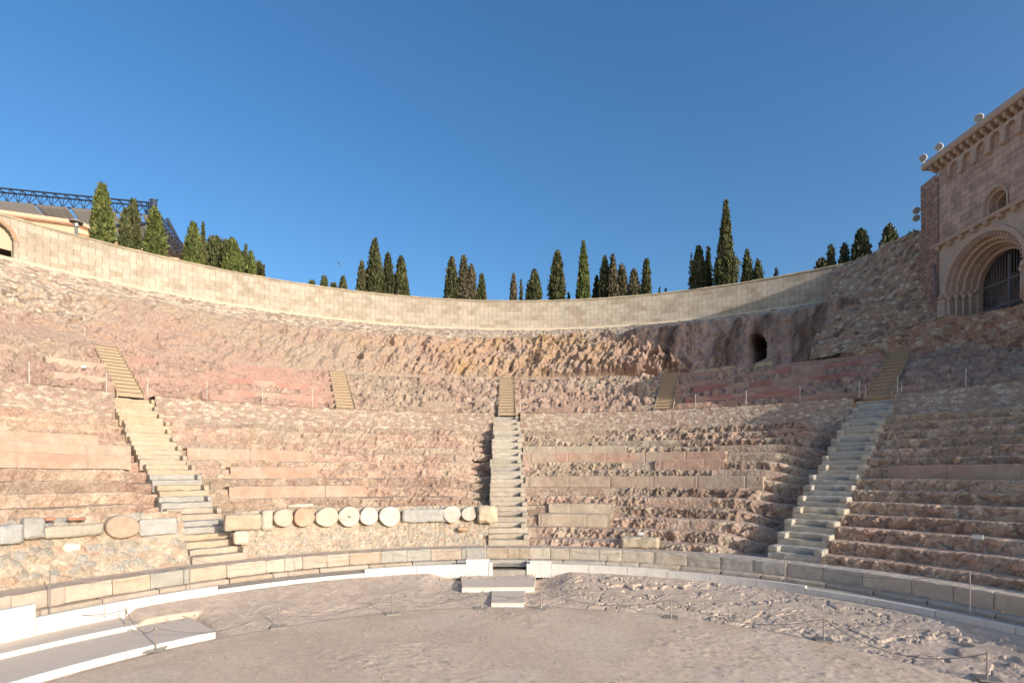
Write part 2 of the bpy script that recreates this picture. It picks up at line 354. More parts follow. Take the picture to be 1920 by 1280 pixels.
# ------------------------------------------------------------------ seating wedges
def seat_row(parent, i, th0, th1, style, name='seat_row', zoff=0, seed=0, rr=None):
    R = rr if rr else R0+T*(i-1); zt = Z0+RISE*i-.10+zoff; zb = Z0+RISE*(i-1)-.22+zoff
    ds = .033 if R < 17 else (.04 if R < 21 else .05)
    nth = max(8, int((th1-th0)*R/ds)); th = np.linspace(th0, th1, nth)[:, None]
    npz = 36; q = np.linspace(0, 1, npz)[None]
    arc = th*R
    e1 = np.stack([arc*.5+0*q, 0*arc+0*q+i*5.1, 0*arc+0*q+seed], -1)
    er = fbm(e1, 3, 100+seed)                                  # slow change along the row
    ruin = {'ruin': .6, 'mid': .5, 'crisp': .3, 'smooth': .45}[style]
    rec = (.05+.11*sm(-.4, .6, er))*(.4+ruin)                  # the nosing is broken back by this much
    slump = .10*ruin*sm(-.1, .6, vn(e1*1.7+9, 7))
    rise = zt-zb
    qa = .5
    # profile: riser leaning back, rounded nosing, tread
    t1 = np.clip(q/qa, 0, 1); t2 = np.clip((q-qa)/(1-qa), 0, 1)
    rad = R+.02+rec*t1**2.2*1.0+(T+.10-rec)*t2; zz = zb+rise*(1-(1-t1)**1.25)-slump*sm(0, 1, t1)*(1-t2)
    if th1 < 1:                                                # washed out next to the stair on the right-hand end
        chn = sm({1: .9, 2: 2.1, 3: 2.3}.get(seed, 1), .35, (th1-th)*R)*(.75+.35*vn(e1*2+3, 4)); rad = rad+{1: .3, 2: .85, 3: .75}.get(seed, .4)*chn; zz = zz-{1: .2, 2: .50, 3: .42}.get(seed, .3)*chn
    P = pol(th, rad, zz, (CX, CY))
    er_ = np.stack([np.sin(th)+0*q, np.cos(th)+0*q, 0*th+0*q], -1)
    w = sm(.62, .45, q)                                        # rough on the riser, calmer on the tread
    w = w*.9+.1
    u = arc/.33+.9*fbm(P*2.6, 3, 8)+i*3.3-.8*(zz-zb); v = (q*2.8+.7*fbm(P*2.2+5, 3, 9))+i*7.7
    F1, F2, ID = worley(u+0*v, v+0*u, 50+seed)
    crack = np.exp(-(F2-F1)*9)
    diag = ridge(np.stack([(arc*2.2-zz*1.7)+1.1*fbm(P*.9, 2, 54), zz*1.0+arc*.5, rad*.7+0*arc], -1), 4, 55+seed)
    famp = {'smooth': .05, 'ruin': .08, 'mid': .085, 'crisp': .06}[style]
    if style == 'smooth': amp = (.04, .02, .03, .03)
    elif style == 'ruin': amp = (.06, .03, .05, .06)
    elif style == 'mid': amp = (.07, .04, .06, .08)
    else: amp = (.06, .035, .05, .05)
    f1 = fbm(P*3.1, 4, 61); f2 = fbm(P*10, 3, 62); pit = sm(.45, .62, vn(P*np.array([5, 5, 7])+9, 63))
    d = amp[0]*(ID-.5)-amp[1]*crack+amp[2]*f1+amp[3]*.8*diag+.022*f2+.010*fbm(P*24, 2, 64)+famp*(facet(u*1.25+.3*f1, v*1.1-u*.3+.3*f1, 65+seed)+.5*facet(u*3.3, v*2.6, 66+seed))-.08*pit*ruin
    if style == 'mid':                                         # here and there a dressed stretch survived
        keepm = sm(.22, .3, vn(e1*.55+40, 3)); d = d*(1-.85*keepm)
    dn = -er_*(.55+.45*w)[..., None]*1.0+np.array([0, 0, .8])
    P = P+dn*(d*w*(1-.65*np.exp(-((q-.49)/.07)**2)))[..., None]
    P[..., 2] += .02*f1*(1-w)
    arcm = arc+0*q
    return P, F1, F2, ID, f1, f2, w, arcm, q+0*arcm, er
def build_row(parent, i, th0, th1, style, seed=0, redf=None, zoff=0, name='seat_row', rr=None, warm=0):
    P, F1, F2, ID, f1, f2, w, arc, q, er = seat_row(parent, i, th0, th1, style, name, zoff, seed, rr)
    c = rockcol(P, seed, idv=ID)
    dust = sm(.55, .8, q)[..., None]; tread = np.array([.46, .345, .26])*(1+.08*f2[..., None]); c = c*(1-.7*dust)+tread*.7*dust; rt_ = _h(np.array(i), np.array(seed), np.array(3), 7); c = c*(.84+.30*rt_)*(1+.10*fbm(np.stack([arc*.7, 0*arc+P[..., 2]*7, 0*arc], -1), 3, 91)[..., None])
    nose = np.exp(-((q-.47)/.06)**2)*.34*sm(-.5, .3, f1); c = mixc(c, CREAM*.95, nose)
    c = c*(1-.30*np.exp(-(F2-F1)*12)*w)[..., None]
    gr = sm(.1, .5, fbm(P*.8+11, 3, 90+seed)); c = c*(1-.45*gr*w)[..., None]+(GREY*.85)*(.45*gr*w)[..., None]
    wh = sm(.35, .5, vn(P*2.3, 95+seed))*w; c = c*(1-.4*wh)[..., None]+CREAM*(.4*wh)[..., None]
    if redf is not None: r = redf(P); c = c*(1-r)[..., None]+RED*(1+.2*f1[..., None])*r[..., None]
    if seed == 4: c = c*np.array([1.18, 1.12, 1.06])  # right-hand wedge painted lighter and warmer to lift its shade
    if warm: c = mixc(c, c*np.array([1.08, 1.0, .95]), warm+0*q)
    sheet(name, P, ROCK, parent, c)
def wedge(name, th0, th1, style, label, rows, seed, warm=0):
    e = empty(name, pol(np.array((max(min((th0+th1)/2, 1.1), -1.1))), np.array(13.), Z0)); tag(e, label, 'stone seating', 'wedges of eroded stone seating'); bpy.context.view_layer.update()
    for i in rows:
        R = R0+T*(i-1); hw = (SW-.04)/R
        a = th0+hw if abs(th0) < 1.2 else th0; b = th1-hw if abs(th1) < 1.2 else th1; a = max(a, -1.7); b = min(b, 1.35)
        st = style(i) if callable(style) else style
        build_row(e, i, a, b, st, seed, warm=warm, zoff=-.10 if style == 'smooth' else -.06)
    return e
TL, TC, TR = STAIRS['left'], STAIRS['centre'], STAIRS['right']
wedge('seating_wedge', -1.75, TL, 'smooth', 'pale worn rock seating left of the left stone stair, in full sun', range(4, 15), 1, .5)
wedge('seating_wedge', TL, TC, 'ruin', 'broken pink rock seating between the left and central stone stairs', range(4, 15), 2, .2)
wedge('seating_wedge', TC, TR, 'mid', 'rough seating rows between the central and right stone stairs', range(1, 15), 3)
wedge('seating_wedge', TR, 1.75, 'crisp', 'deep shaded seating rows right of the right stone stair', range(1, 15), 4)

# ------------------------------------------------------------------ rubble masonry sheets
def masonry(name, A, B, parent, label, cat, stone=(.30, .17), amp=.06, ds=.05, seed=0, pal=None, m=None, kind=None, group=None, courses=False, mort=None, arcs=None, uvw=None):
    """surface between lower curve A(n,3) and upper curve B(n,3) (already dense); stones by Worley cells"""
    A = np.asarray(A); B = np.asarray(B)
    L = np.concatenate([[0], np.cumsum(np.linalg.norm(np.diff((A+B)/2, axis=0), axis=1))]); H = np.linalg.norm(B-A, axis=1).max()
    nu = max(4, int(L[-1]/ds)); nv = max(4, int(H/ds)); s = np.linspace(0, L[-1], nu)
    Ai = np.stack([np.interp(s, L, A[:, k]) for k in range(3)], -1); Bi = np.stack([np.interp(s, L, B[:, k]) for k in range(3)], -1)
    t = np.linspace(0, 1, nv)[None, :, None]; P = Ai[:, None]*(1-t)+Bi[:, None]*t
    du = np.gradient(P, axis=0); dv = np.gradient(P, axis=1); N = np.cross(du, dv); N /= np.linalg.norm(N, axis=-1, keepdims=True)+1e-9
    N = N*np.where((N*np.array([P[..., 0].mean(), P[..., 1].mean(), 0])).sum(-1) > 0, -1, 1)[..., None]      # towards the stage
    hv = np.linalg.norm(P-P[:, :1], axis=-1); su = s[:, None]+0*hv
    wob = fbm(P*2.2, 3, 200+seed)
    if courses:
        row = np.floor(hv/stone[1]+.15*wob); F1, F2, ID = worley(su/stone[0]+.5*(row % 2), hv/stone[1]+.15*wob, 210+seed, .35)
    else: F1, F2, ID = worley(su/stone[0]+.5*wob, hv/stone[1]+.5*wob, 210+seed)
    body = sm(.02, .22, F2-F1); f = fbm(P*6, 3, 220+seed)
    P = P+N*((body*(amp*(.4+.9*ID))+.35*amp*f+amp*.5*wob))[..., None]
    pal = pal if pal is not None else [(.42, .32, .23), (.36, .29, .22), (.47, .38, .27), (.30, .23, .19), (.50, .42, .31), (.40, .25, .19)]
    pal = np.array(pal); c = pal[(frac(ID*37.7)*len(pal)).astype(int) % len(pal)]*(.9+.25*f[..., None])
    mc = np.array(mort if mort is not None else (.36, .29, .23))*(1+.2*f[..., None]); c = c*body[..., None]+mc*(1-body[..., None])
    o = sheet(name, P, m or ROCK, parent, c)
    if label: tag(o, label, cat, group, kind)
    return o
def arcc(th0, th1, R, z, c=(CX, CY), n=200):
    th = np.linspace(th0, th1, n); return pol(th, R+0*th, z, c)
# dado walls with the reused stones, at the foot of the two left wedges
masonry('rubble_wall', arcc(-1.6, TL-.06, 12.85, Z0-.08), arcc(-1.6, TL-.062, 13.55, -1.12), None, 'cream rubble wall with reused grey blocks at the foot of the leftmost seating', 'rubble wall', (.34, .2), .07, .04, 1,
        [(.50, .42, .31), (.45, .36, .26), (.39, .36, .31), (.54, .45, .345), (.46, .33, .235), (.36, .32, .26)], mort=(.44, .35, .265))
masonry('rubble_wall', arcc(TL+.061, TC-.06, 12.85, Z0-.08), arcc(TL+.058, TC-.058, 13.6, -1.22), None, 'rubble wall holding the row of round column drums left of the central stair', 'rubble wall', (.2, .14), .06, .038, 2,
        [(.50, .41, .30), (.46, .37, .27), (.43, .39, .32), (.54, .45, .34), (.48, .35, .25), (.40, .35, .27)], mort=(.47, .38, .29))
# retaining wall of the walkway
for a, b, lab in ((-1.7, TL-.033, 'low retaining wall above the leftmost seating'), (TL+.033, TC-.033, 'low retaining wall above the seating left of the central stair'),
                  (TC+.033, TR-.033, 'low stone retaining wall above the seating right of the central stair'), (TR+.033, 1.3, 'low retaining wall above the shaded seating at far right')):
    masonry('retaining_wall', arcc(a, b, 22.85, 1.75), arcc(a, b, 23.85, 3.72), None, lab, 'retaining wall', (.24, .13), .035, .05, 3+int(a*10) % 7,
            [(.45, .335, .25), (.40, .30, .225), (.51, .39, .285), (.41, .28, .21), (.60, .49, .37)], group='retaining walls of the upper walkway', courses=True, mort=(.35, .26, .195))
for a, b in ((-1.75, TL-.0315), (TL+.0315, TC-.0315), (TC+.0315, TR-.0315), (TR+.0315, 1.3)):
    th = np.linspace(a, b, 240)[:, None]; rr_ = np.linspace(23.8, 25.3, 20)[None]; P = pol(th, rr_+0*th, 3.73, (CX, CY)); nn = fbm(P*3, 3, 5); P[..., 2] += .03*nn
    tag(sheet('upper_walkway', P, GRAVEL, None, mixc((.45, .35, .27), (.38, .295, .225), sm(-.3, .3, nn))), kind='structure')

# ------------------------------------------------------------------ upper seating (between the walkway and the cliff)
WS = [TL, -.398, -.012, .366, TR]
def upper_bank(th0, th1, style, label, seed):
    e = empty('upper_seating', pol(np.array(np.clip((th0+th1)/2, -1.1, 1.1)), np.array(25.2), 3.7)); tag(e, label, 'stone seating', 'upper seating banks'); bpy.context.view_layer.update()
    nrow = 7; dz = (6.85-3.72)/nrow; dr = (30.7-24.9)/nrow
    for k in range(nrow):
        R = 24.9+dr*k; a = th0+.52/R if abs(th0) < 1.2 else th0; b = th1-.52/R if abs(th1) < 1.0 else th1
        nth = int((b-a)*R/.055); th = np.linspace(a, b, nth)[:, None]; q = np.linspace(0, 1, 26)[None]
        t1 = np.clip(q/.5, 0, 1); t2 = np.clip((q-.5)/.5, 0, 1); arc = th*R
        er = fbm(np.stack([arc*.5+0*q, 0*arc+0*q+k*3.1, 0*arc+0*q+seed], -1), 3, 120)
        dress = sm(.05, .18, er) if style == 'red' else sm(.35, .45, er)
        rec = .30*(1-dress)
        rad = R+rec*t1**1.5+(dr+.1-rec)*t2; zz = 3.72+dz*k-.15+(dz+.15)*t1
        P = pol(th, rad, zz, (CX, CY)); f1 = fbm(P*1.6, 4, 130+seed); f2 = fbm(P*8, 3, 131)
        di = ridge(np.stack([arc*1.7-zz*1.1+1.1*f1, zz*.8+arc*.4, rad*.6+0*arc], -1), 4, 133+seed); pit = sm(.42, .6, vn(P*np.array([3.5, 3.5, 5])+9, 63))
        F1, F2, ID = worley(arc/.5+.8*f1+0*q, q*1.9+.8*f1+k*9.3, 134+seed)
        rough = (1-.9*dress); d = (.17*facet(arc/.45+.5*f1-.8*P[..., 2], q*2.2+.5*f1+k*9.3, 137+seed)+.09*facet(arc/.2, q*4.5+k*3.3, 138+seed)+.10*(ID-.5)+.15*f1+.14*di-.05*np.exp(-(F2-F1)*9)+.05*f2-.12*pit)*rough+.008*f2
        w = (sm(.95, .5, q)*.85+.15); erd = np.stack([np.sin(th)+0*q, np.cos(th)+0*q, 0*th+0*q], -1)
        P = P+(np.array([0, 0, .8])-erd*.6)*(d*w)[..., None]
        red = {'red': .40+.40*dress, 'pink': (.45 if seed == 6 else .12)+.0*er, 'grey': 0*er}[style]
        wh = sm(.3, .5, fbm(P*1.4+3, 3, 140+seed))
        c = rockcol(P, seed+3, red=np.clip(red*(1-.6*wh), 0, 1), idv=ID)
        c = c*(1-.35*wh*(1-dress))[..., None]+CREAM*(.35*wh*(1-dress))[..., None]
        c = c*(1-.25*np.exp(-(F2-F1)*12)*rough)[..., None]
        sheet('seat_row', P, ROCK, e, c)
upper_bank(-1.75, WS[0], 'pink', 'smooth pale rock bank left of the leftmost wooden stair', 1)
upper_bank(WS[0], WS[1], 'red', 'reddish rock bank between the leftmost and second wooden stairs', 2)
upper_bank(WS[1], WS[2], 'grey', 'jagged rock bank between the second and middle wooden stairs', 3)
upper_bank(WS[2], WS[3], 'grey', 'jagged rock bank between the middle and fourth wooden stairs', 4)
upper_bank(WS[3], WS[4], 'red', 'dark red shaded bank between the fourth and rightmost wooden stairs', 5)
upper_bank(WS[4], 1.12, 'pink', 'brown masonry rows right of the rightmost wooden stair', 6)

# ------------------------------------------------------------------ cliff up to the ring wall (terrain)
def cliff():
    th = np.linspace(-1.75, 1.13, 1500)[:, None]; t = np.linspace(0, 1, 130)[None]
    u = th+0*t
    # lower edge ring, upper edge = wall foot
    A = pol(th, 30.55+0*th, 6.88, (CX, CY)); A = np.broadcast_to(A, (len(th), 1, 3))
    thw = np.arctan2(A[..., 0]-WC[0], A[..., 1]-WC[1])
    B = pol(thw, WR+.1+0*thw, WZ0, WC)
    # radial fraction and height fraction of t for the cliff profile
    k = sm(-.86, -.76, th)                      # how cliff-like (0 = even rubble slope at far left)
    kr = sm(.22, .30, th)                       # right: steeper face
    def prof(a):                                # piecewise (t, radial, height)
        T_ = [0, .12, .20, .62, .72, 1]
        r1 = [0, .10, .14, .62, .72, 1]; h1 = [0, .03, .09, .70, .76, 1]
        r2 = [0, .14, .18, .55, .72, 1]; h2 = [0, .02, .06, .78, .86, 1]
        return np.interp(a, T_, r1), np.interp(a, T_, h1), np.interp(a, T_, r2), np.interp(a, T_, h2)
    ra, ha, rb, hb = prof(t); r = ra*(1-kr)+rb*kr; h = ha*(1-kr)+hb*kr
    r = r*k+(t)*(1-k); h = h*k+(.25*t+.75*t**1.1)*(1-k)
    P = A+(B-A)*np.stack([r, r, h], -1)
    d = np.stack([np.sin(th)+0*t, np.cos(th)+0*t, 0*th+0*t], -1)
    arc = th*33+0*t; z = P[..., 2]
    face = sm(.13, .24, t)*sm(.74, .60, t)
    f1 = fbm(P*.8, 4, 300); f2 = fbm(P*3.2, 4, 301); f3 = fbm(P*9, 3, 302)
    edge_ = .43-.40*np.clip(t-.12, 0, .6)
    cen = sm(-.45, -.2, th)*sm(edge_+.012, edge_-.012, th+.012*fbm(P*1.3, 3, 299))    # the strongly ridged middle
    w = f1*1.2
    cc = np.stack([arc*1.7-z*1.3+w*.8, z*.35+arc*.16, P[..., 1]*.1+w*.3], -1); dg = ridge(cc, 2, 303); dg = np.sign(dg)*np.abs(dg)**.8+.35*ridge(cc*2.7+4, 3, 304); pit = sm(.4, .6, vn(P*np.array([2.6, 2.6, 3.2])+9, 63))
    vt = ridge(np.stack([arc*1.1+w*.8, z*.22, w*.4], -1), 4, 305)
    fc = facet((arc-z*.8)/.75+.5*f1, z/1.3+(arc)/2.6+.4*f1, 340)+.5*facet((arc-z*.8)/.36+.4*f2, z/.6+arc/1.5, 341)+.3*facet(arc/.2+f2, z/.2, 342)
    st_ = z*1.35+.25*f1+arc*.02; disp = face*(cen*(.20*sm(.0, .85, frac(st_))*sm(1.0, .9, frac(st_))+.30*fc+(.13+.15*sm(-.5, 0, th))*dg+.32*f1+.10*f2-.12*pit+.06*f3+.9*sm(-.05, .25, th))+kr*(.35*vt+.4*f1+.16*f2+.20*fc)+(1-cen)*(1-kr)*(.16*dg+.22*f1+.08*f2-.08*pit+.20*fc))+.06*f2+.05*f3+(1-face)*.06*f1
    F1, F2, ID = worley(arc/.30+f2*.5, z/.14+f2*.5, 310)
    rub = (1-face)*sm(.5, .8, t)+(1-k)*sm(.22+.1*fbm(P*.3, 2, 8), .40, t); rub = np.clip(rub, 0, 1)*sm(1.0, .97, t)
    disp = disp+rub*.11*(sm(.02, .25, F2-F1)*(.3+1.2*ID)-.4)
    P = P-d*disp[..., None]*.9+np.array([0, 0, .35])*disp[..., None]
    # the cave mouth
    yy = ring_depth(.458, 32.9, (CX, CY)); cth = math.atan2(.458*yy-CX, yy-CY)
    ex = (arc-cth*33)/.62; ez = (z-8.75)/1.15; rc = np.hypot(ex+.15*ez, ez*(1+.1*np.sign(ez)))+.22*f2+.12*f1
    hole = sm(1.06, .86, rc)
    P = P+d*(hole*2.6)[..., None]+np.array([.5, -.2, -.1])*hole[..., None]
    ochre = cen*face*sm(-.1, .45, fbm(P*.45+2, 3, 320)+.25*sm(.3, .6, t))*.85
    c = rockcol(P, 9, ochre=np.clip(ochre, 0, .8))
    c = mixc(c, PINK*1.1, .5*cen*face*(1-sm(0, .4, f1))); c = mixc(c, (.46, .31, .235), .85*kr*face)
    streak = sm(-.12, .35, fbm(np.stack([arc*1.6, z*.22, 0*z], -1), 4, 330)+.25*(t-.45))*kr*face
    c = mixc(c, np.array([.13, .085, .06]), streak*.8)
    pal = np.array([(.50, .41, .31), (.42, .33, .25), (.68, .59, .46), (.30, .23, .18), (.55, .41, .29), (.60, .50, .38)])
    rc_ = pal[(frac(ID*37.7)*6).astype(int) % 6]*(.9+.3*f3[..., None]); rc_ = rc_*sm(.02, .2, F2-F1)[..., None]+np.array([.36, .29, .23])*(1-sm(.02, .2, F2-F1))[..., None]
    c = mixc(c, rc_, rub*.85)
    c = mixc(c, (.33, .28, .245), .45*sm(.80, .93, t)*(1+0*th)*sm(.65, .0, np.abs(th)))
    c = c*(1-.6*hole)[..., None]  # shade of the cave mouth also put into the colour
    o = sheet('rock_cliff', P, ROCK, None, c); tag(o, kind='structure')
cliff()
def hill():
    th = np.linspace(-math.pi*.62, .86, 160)[:, None]; r = np.array([0, 1.5, 8, 20, 45, 90, 200])[None]; z = np.array([13.15, 13.15, 13.2, 12.5, 6, -1, -4.2])
    P = pol(th, WR+.6+r+0*th, z[None]+0*th, WC); o = sheet('hill', P, GRAVEL, None, np.broadcast_to((.33, .28, .2), P.shape)); tag(o, kind='structure')
hill()

# ------------------------------------------------------------------ ring wall of pale ashlar
RINGM = brickmat('pale_ashlar', (.47, .405, .315), (.33, .265, .19), (.40, .32, .24), .72, .37, .008, .17, .5, stain=((.33, .27, .185), WZ1-.9, WZ1-.2), vj=True)
def ring_wall():
    e = empty('ring_wall', (.5, WC[1]+WR, WZ0)); tag(e, 'curved pale ashlar wall crowning the seating, with an arched opening at far left', 'wall'); bpy.context.view_layer.update()
    th0, th1 = -1.78, .80
    th = np.linspace(th0, th1, 1400)[:, None]; z = np.linspace(WZ0-.5, WZ1, 60)[None]
    P = pol(th, WR+0*z, z+0*th, WC)
    arc = th*WR+0*z
    ath = math.atan2(-.975*30.1-WC[0], 30.1-WC[1]); a0 = ath*WR                        # centre of the arched opening
    half, spring = .95, 13.55
    dx = arc-a0; inside = (np.abs(dx) < half) & (P[..., 2] > WZ0-.02) & ((P[..., 2] < spring) | (np.hypot(dx, P[..., 2]-spring) < half))
    keep = ~(inside[:-1, :-1] & inside[1:, 1:])
    uv = np.stack([arc, z+0*th-WZ0], -1)
    sheet('inner_face', P, RINGM, e, None, uv, keep=keep)
    Q = pol(th, WR+.55+0*z, z+0*th, WC); sheet('outer_face', Q, RINGM, e, None, uv, keep=keep)
    # coping
    r = np.array([-.05, -.05, .60, .60])[None]; zz = np.array([WZ1-.01, WZ1+.10, WZ1+.13, WZ1-.01])[None]
    tc_ = np.linspace(th0, th1, 900)[:, None]
    C = pol(tc_, WR+r+0*tc_, zz+0*tc_, WC); n = fbm(C*2, 3, 9); C[..., 2] += (.03*fbm(C*1.1, 3, 19)+.02*vn(C*6, 20))*np.array([0, 1, 1, 0])[None]; sheet('coping', C, STONE, e, mixc((.44, .36, .235), (.34, .275, .185), sm(-.3, .3, n)))
    r = np.array([-.06, -.06, 0.02])[None]; zz = np.array([WZ0-.3, WZ0+.07, WZ0+.075])[None]
    C = pol(tc_, WR+r+0*tc_, zz+0*tc_, WC); sheet('plinth', C, STONE, e, np.broadcast_to((.60, .49, .34), C.shape))
    # arch reveal
    b = MB(); n = 20; pts = [(-half, WZ0-.02)]+[(-half*math.cos(i*math.pi/n), spring+half*math.sin(i*math.pi/n)) for i in range(n+1)]+[(half, WZ0-.02)]
    V = []; F = []
    for (dx, zz) in pts:
        tt = (a0+dx)/WR
        for R in (WR-.03, WR+.58): V.append((WC[0]+R*math.sin(tt), WC[1]+R*math.cos(tt), zz))
    for i in range(len(pts)-1): F.append((2*i, 2*i+1, 2*i+3, 2*i+2))
    b.add(V, F, (.50, .40, .27)); b.build('arch_reveal', STONE, e)
    V = []; F = []
    for (dx, zz) in pts[1:-1]:
        k = math.atan2(zz-spring, dx)
        for rr in (half-.02, half+.16):
            tt = (a0+math.cos(k)*rr)/WR; V.append((WC[0]+(WR-.035)*math.sin(tt), WC[1]+(WR-.035)*math.cos(tt), spring+math.sin(k)*rr))
    for i in range(len(pts)-3): F.append((2*i, 2*i+1, 2*i+3, 2*i+2))
    b = MB(); b.add(V, F, (.40, .25, .16)); b.build('arch_trim', STONE, e)
ring_wall()

# ------------------------------------------------------------------ stone stairs
def stone_stair(key, th, label, pal):
    e = empty('stone_stair', (CX+R0*math.sin(th), CY+R0*math.cos(th), Z0)); tag(e, label, 'stone stair', 'stone stairs through the seating'); bpy.context.view_layer.update()
    rnd = random.Random(key)
    for i in range(1, 17):
        R = R0+T*(i-1); o = (CX+R*math.sin(th)+0, CY+R*math.cos(th), Z0+RISE*(i-1))
        j = rnd.uniform(-.07, .07); wl = rnd.choice([.20, .26, .3]); wr = rnd.choice([.22, .26]); a, b = -SW+j-rnd.random()*.04, SW+j+rnd.random()*.04
        if key == 'left': wl, wr = .10, .16
        if key == 'centre': wl = .14
        base = pal[rnd.randrange(len(pal))]
        bx = [(a, b, 0, T+.06, -.25, .195), (a, a+wl, 0, T+.06, .195, RISE), (b-wr, b, 0, T+.06, .195, RISE), (a+wl, b-wr, T/2, T+.06, .195, RISE)]
        if key == 'left': bx[1] = (a, a+wl, .30, T+.06, .195, RISE)
        rough_part('step_block', bx, o, th, STONE, e, base, amp=.032, cell=.07, seed=i, rounding=.012)
stone_stair('left', TL, 'cream and grey stone stair climbing at left, carrying on into a wooden stair', [(.455, .37, .265), (.47, .37, .255), (.385, .355, .31), (.44, .36, .275)])
stone_stair('centre', TC, 'central stone stair rising behind the pale entrance steps', [(.46, .39, .30), (.43, .37, .29), (.48, .42, .33), (.41, .36, .30)])
stone_stair('right', TR, 'grey stone stair climbing at right between lit and shaded rows', [(.46, .41, .33), (.42, .38, .32), (.50, .43, .33), (.40, .37, .32)])
# half step cut in the podium in front of every stair is part of the podium blocks below

# ------------------------------------------------------------------ wooden stairs
def wooden_stair(th, label, ra=24.55, rb=30.7, za=3.56, zb=6.9, n=14):
    e = empty('wooden_stair', (CX+ra*math.sin(th), CY+ra*math.cos(th), za)); tag(e, label, 'wooden stair', 'wooden stairs through the upper seating'); bpy.context.view_layer.update()
    dr = (rb-ra)/n; dz = (zb-za)/n; W = .5
    for i in range(n):
        R = ra+dr*i; o = (CX+R*math.sin(th), CY+R*math.cos(th), za+dz*i); b = MB()
        M = Matrix.Rotation(-th, 3, 'Z'); c = Vector(o)+M@Vector((0, (dr+.1)/2, dz/2+.10)); b.box(c, (2*W, dr+.1, dz), M); b.box(Vector(o)+M@Vector((0, -.02, dz+.088)), (2*W+.02, .09, .025), M)
        b.build('step_board', WOOD, e)
    for s in (-1, 1):
        b = MB(); M = Matrix.Rotation(-th, 3, 'Z')
        o = Vector((CX+ra*math.sin(th), CY+ra*math.cos(th), za)); L = [(-.05, -.3), (-.05, .30), (rb-ra+.1, zb-za+.34), (rb-ra+.1, zb-za-.5)]
        V = [o+M@Vector((s*(W+.005), y, z)) for y, z in L]+[o+M@Vector((s*(W+.05), y, z)) for y, z in L]
        b.add(V, [(0, 1, 2, 3), (7, 6, 5, 4), (0, 4, 5, 1), (1, 5, 6, 2), (2, 6, 7, 3), (3, 7, 4, 0)]); b.build('stringer', WOOD, e)
for th_, lb in zip(WS, ('leftmost wooden stair, above the cream stone stair', 'second wooden stair from the left, on the reddish bank', 'middle wooden stair above the central stone stair',
                       'fourth wooden stair from the left, half in shade', 'rightmost wooden stair, in shade above the grey stone stair')): wooden_stair(th_, lb)

# ------------------------------------------------------------------ podium bench and low step
def podium(th0, th1, label, pal, pal2, seed):
    rnd = random.Random(seed); e = empty('podium_bench', pol(np.array((th0+th1)/2), np.array(12.), -3.25)); tag(e, label, 'stone bench', 'podium benches below the seating'); bpy.context.view_layer.update()
    t = th0
    while t < th1-.02:
        w = rnd.uniform(.055, .10); w = th1-t if th1-t < w+.04 else w; m = t+w/2; Lh = 12.0*w/2-.0015; R = 11.98
        o = (CX+R*math.sin(m), CY+R*math.cos(m), -3.12)
        base = np.array(pal[rnd.randrange(len(pal))])*rnd.uniform(.98, 1.15)
        rough_part('block', [(-Lh, Lh, rnd.uniform(-.012, .012), .55, 0, .412)], o, m, STONE, e, base, amp=.022, cell=.045, seed=int(t*100), rounding=.008); t += w
    t = th0
    while t < th1-.02:
        w = rnd.uniform(.09, .14); w = th1-t if th1-t < w+.05 else w; m = t+w/2; R = 11.72; Lh = R*w/2-.002
        rough_part('step_slab', [(-Lh, Lh, 0, .32, 0, .15)], (CX+R*math.sin(m), CY+R*math.cos(m), -3.27), m, STONE, e, np.array(pal2[rnd.randrange(len(pal2))]), amp=.015, cell=.06, seed=int(t*90), rounding=.015); t += w
warmp = [(.42, .35, .265), (.445, .36, .28), (.38, .35, .30), (.46, .375, .295), (.41, .325, .24)]; greyp = [(.46, .39, .31), (.50, .42, .33), (.43, .375, .31), (.53, .44, .33), (.44, .395, .34)]  # greyp carries the greyer light of the right side in its colour
podium(-1.7, TL, 'cream podium bench left of the left stair', warmp, warmp, 1)
podium(TL, TC-.066, 'mixed cream and grey podium bench between left and central stairs', warmp+greyp[:2], warmp, 2)
podium(TC-.066, TC+.066, 'short podium block with a step cut, at the foot of the central stair', warmp, warmp, 3)
podium(TC+.066, TR, 'grey rough podium bench between central and right stairs', greyp, greyp, 4)
podium(TR, 1.7, 'grey podium bench right of the right stair, partly in shade', greyp, greyp, 5)

# ------------------------------------------------------------------ white marble kerb
def kerb(label, spans, seed, nm='marble_kerb', ct='kerb', gr='white kerbs round the rock ground'):
    m0 = (spans[0][0]+spans[-1][1])/2; e = empty(nm, (KC[0]+KR*math.sin(m0), KC[1]+KR*math.cos(m0), -3.5)); tag(e, label, ct, gr); bpy.context.view_layer.update()
    rnd = random.Random(seed)
    for a, b, zt in spans:
        n = max(1, round((b-a)*KR/1.5)); w = (b-a)/n
        for k in range(n):
            t0, t1 = a+k*w+.0006, a+(k+1)*w-.0006; q = np.linspace(t0, t1, 6); M = MB(); V = []
            for t in q:
                for R in (KR-.07, KR+.07):
                    for z in (-3.62, zt): V.append((KC[0]+R*math.sin(t), KC[1]+R*math.cos(t), z))
            F = []
            for i in range(5):
                o = i*4; F += [(o, o+1, o+5, o+4), (o+2, o+6, o+7, o+3), (o+1, o+3, o+7, o+5), (o, o+4, o+6, o+2)]
            F += [(0, 2, 3, 1), (20, 21, 23, 22)]; M.add(V, F); M.build('kerb_slab', MARBLE, e)
def kth(x):
    u = (x-960)/FPX; Yd = ring_depth(u, KR, KC); return math.atan2(u*Yd-KC[0], Yd-KC[1])
kerb('white marble kerb curving left from the entrance steps', [(kth(64), kth(407), -3.17), (kth(407), kth(683), -3.27), (kth(683), kth(874), -3.14)], 1)
kerb('white marble kerb curving right from the entrance steps', [(kth(1034), kth(1251), -3.13), (kth(1251), kth(1512), -3.17), (kth(1512), 1.62, -3.24)], 2)
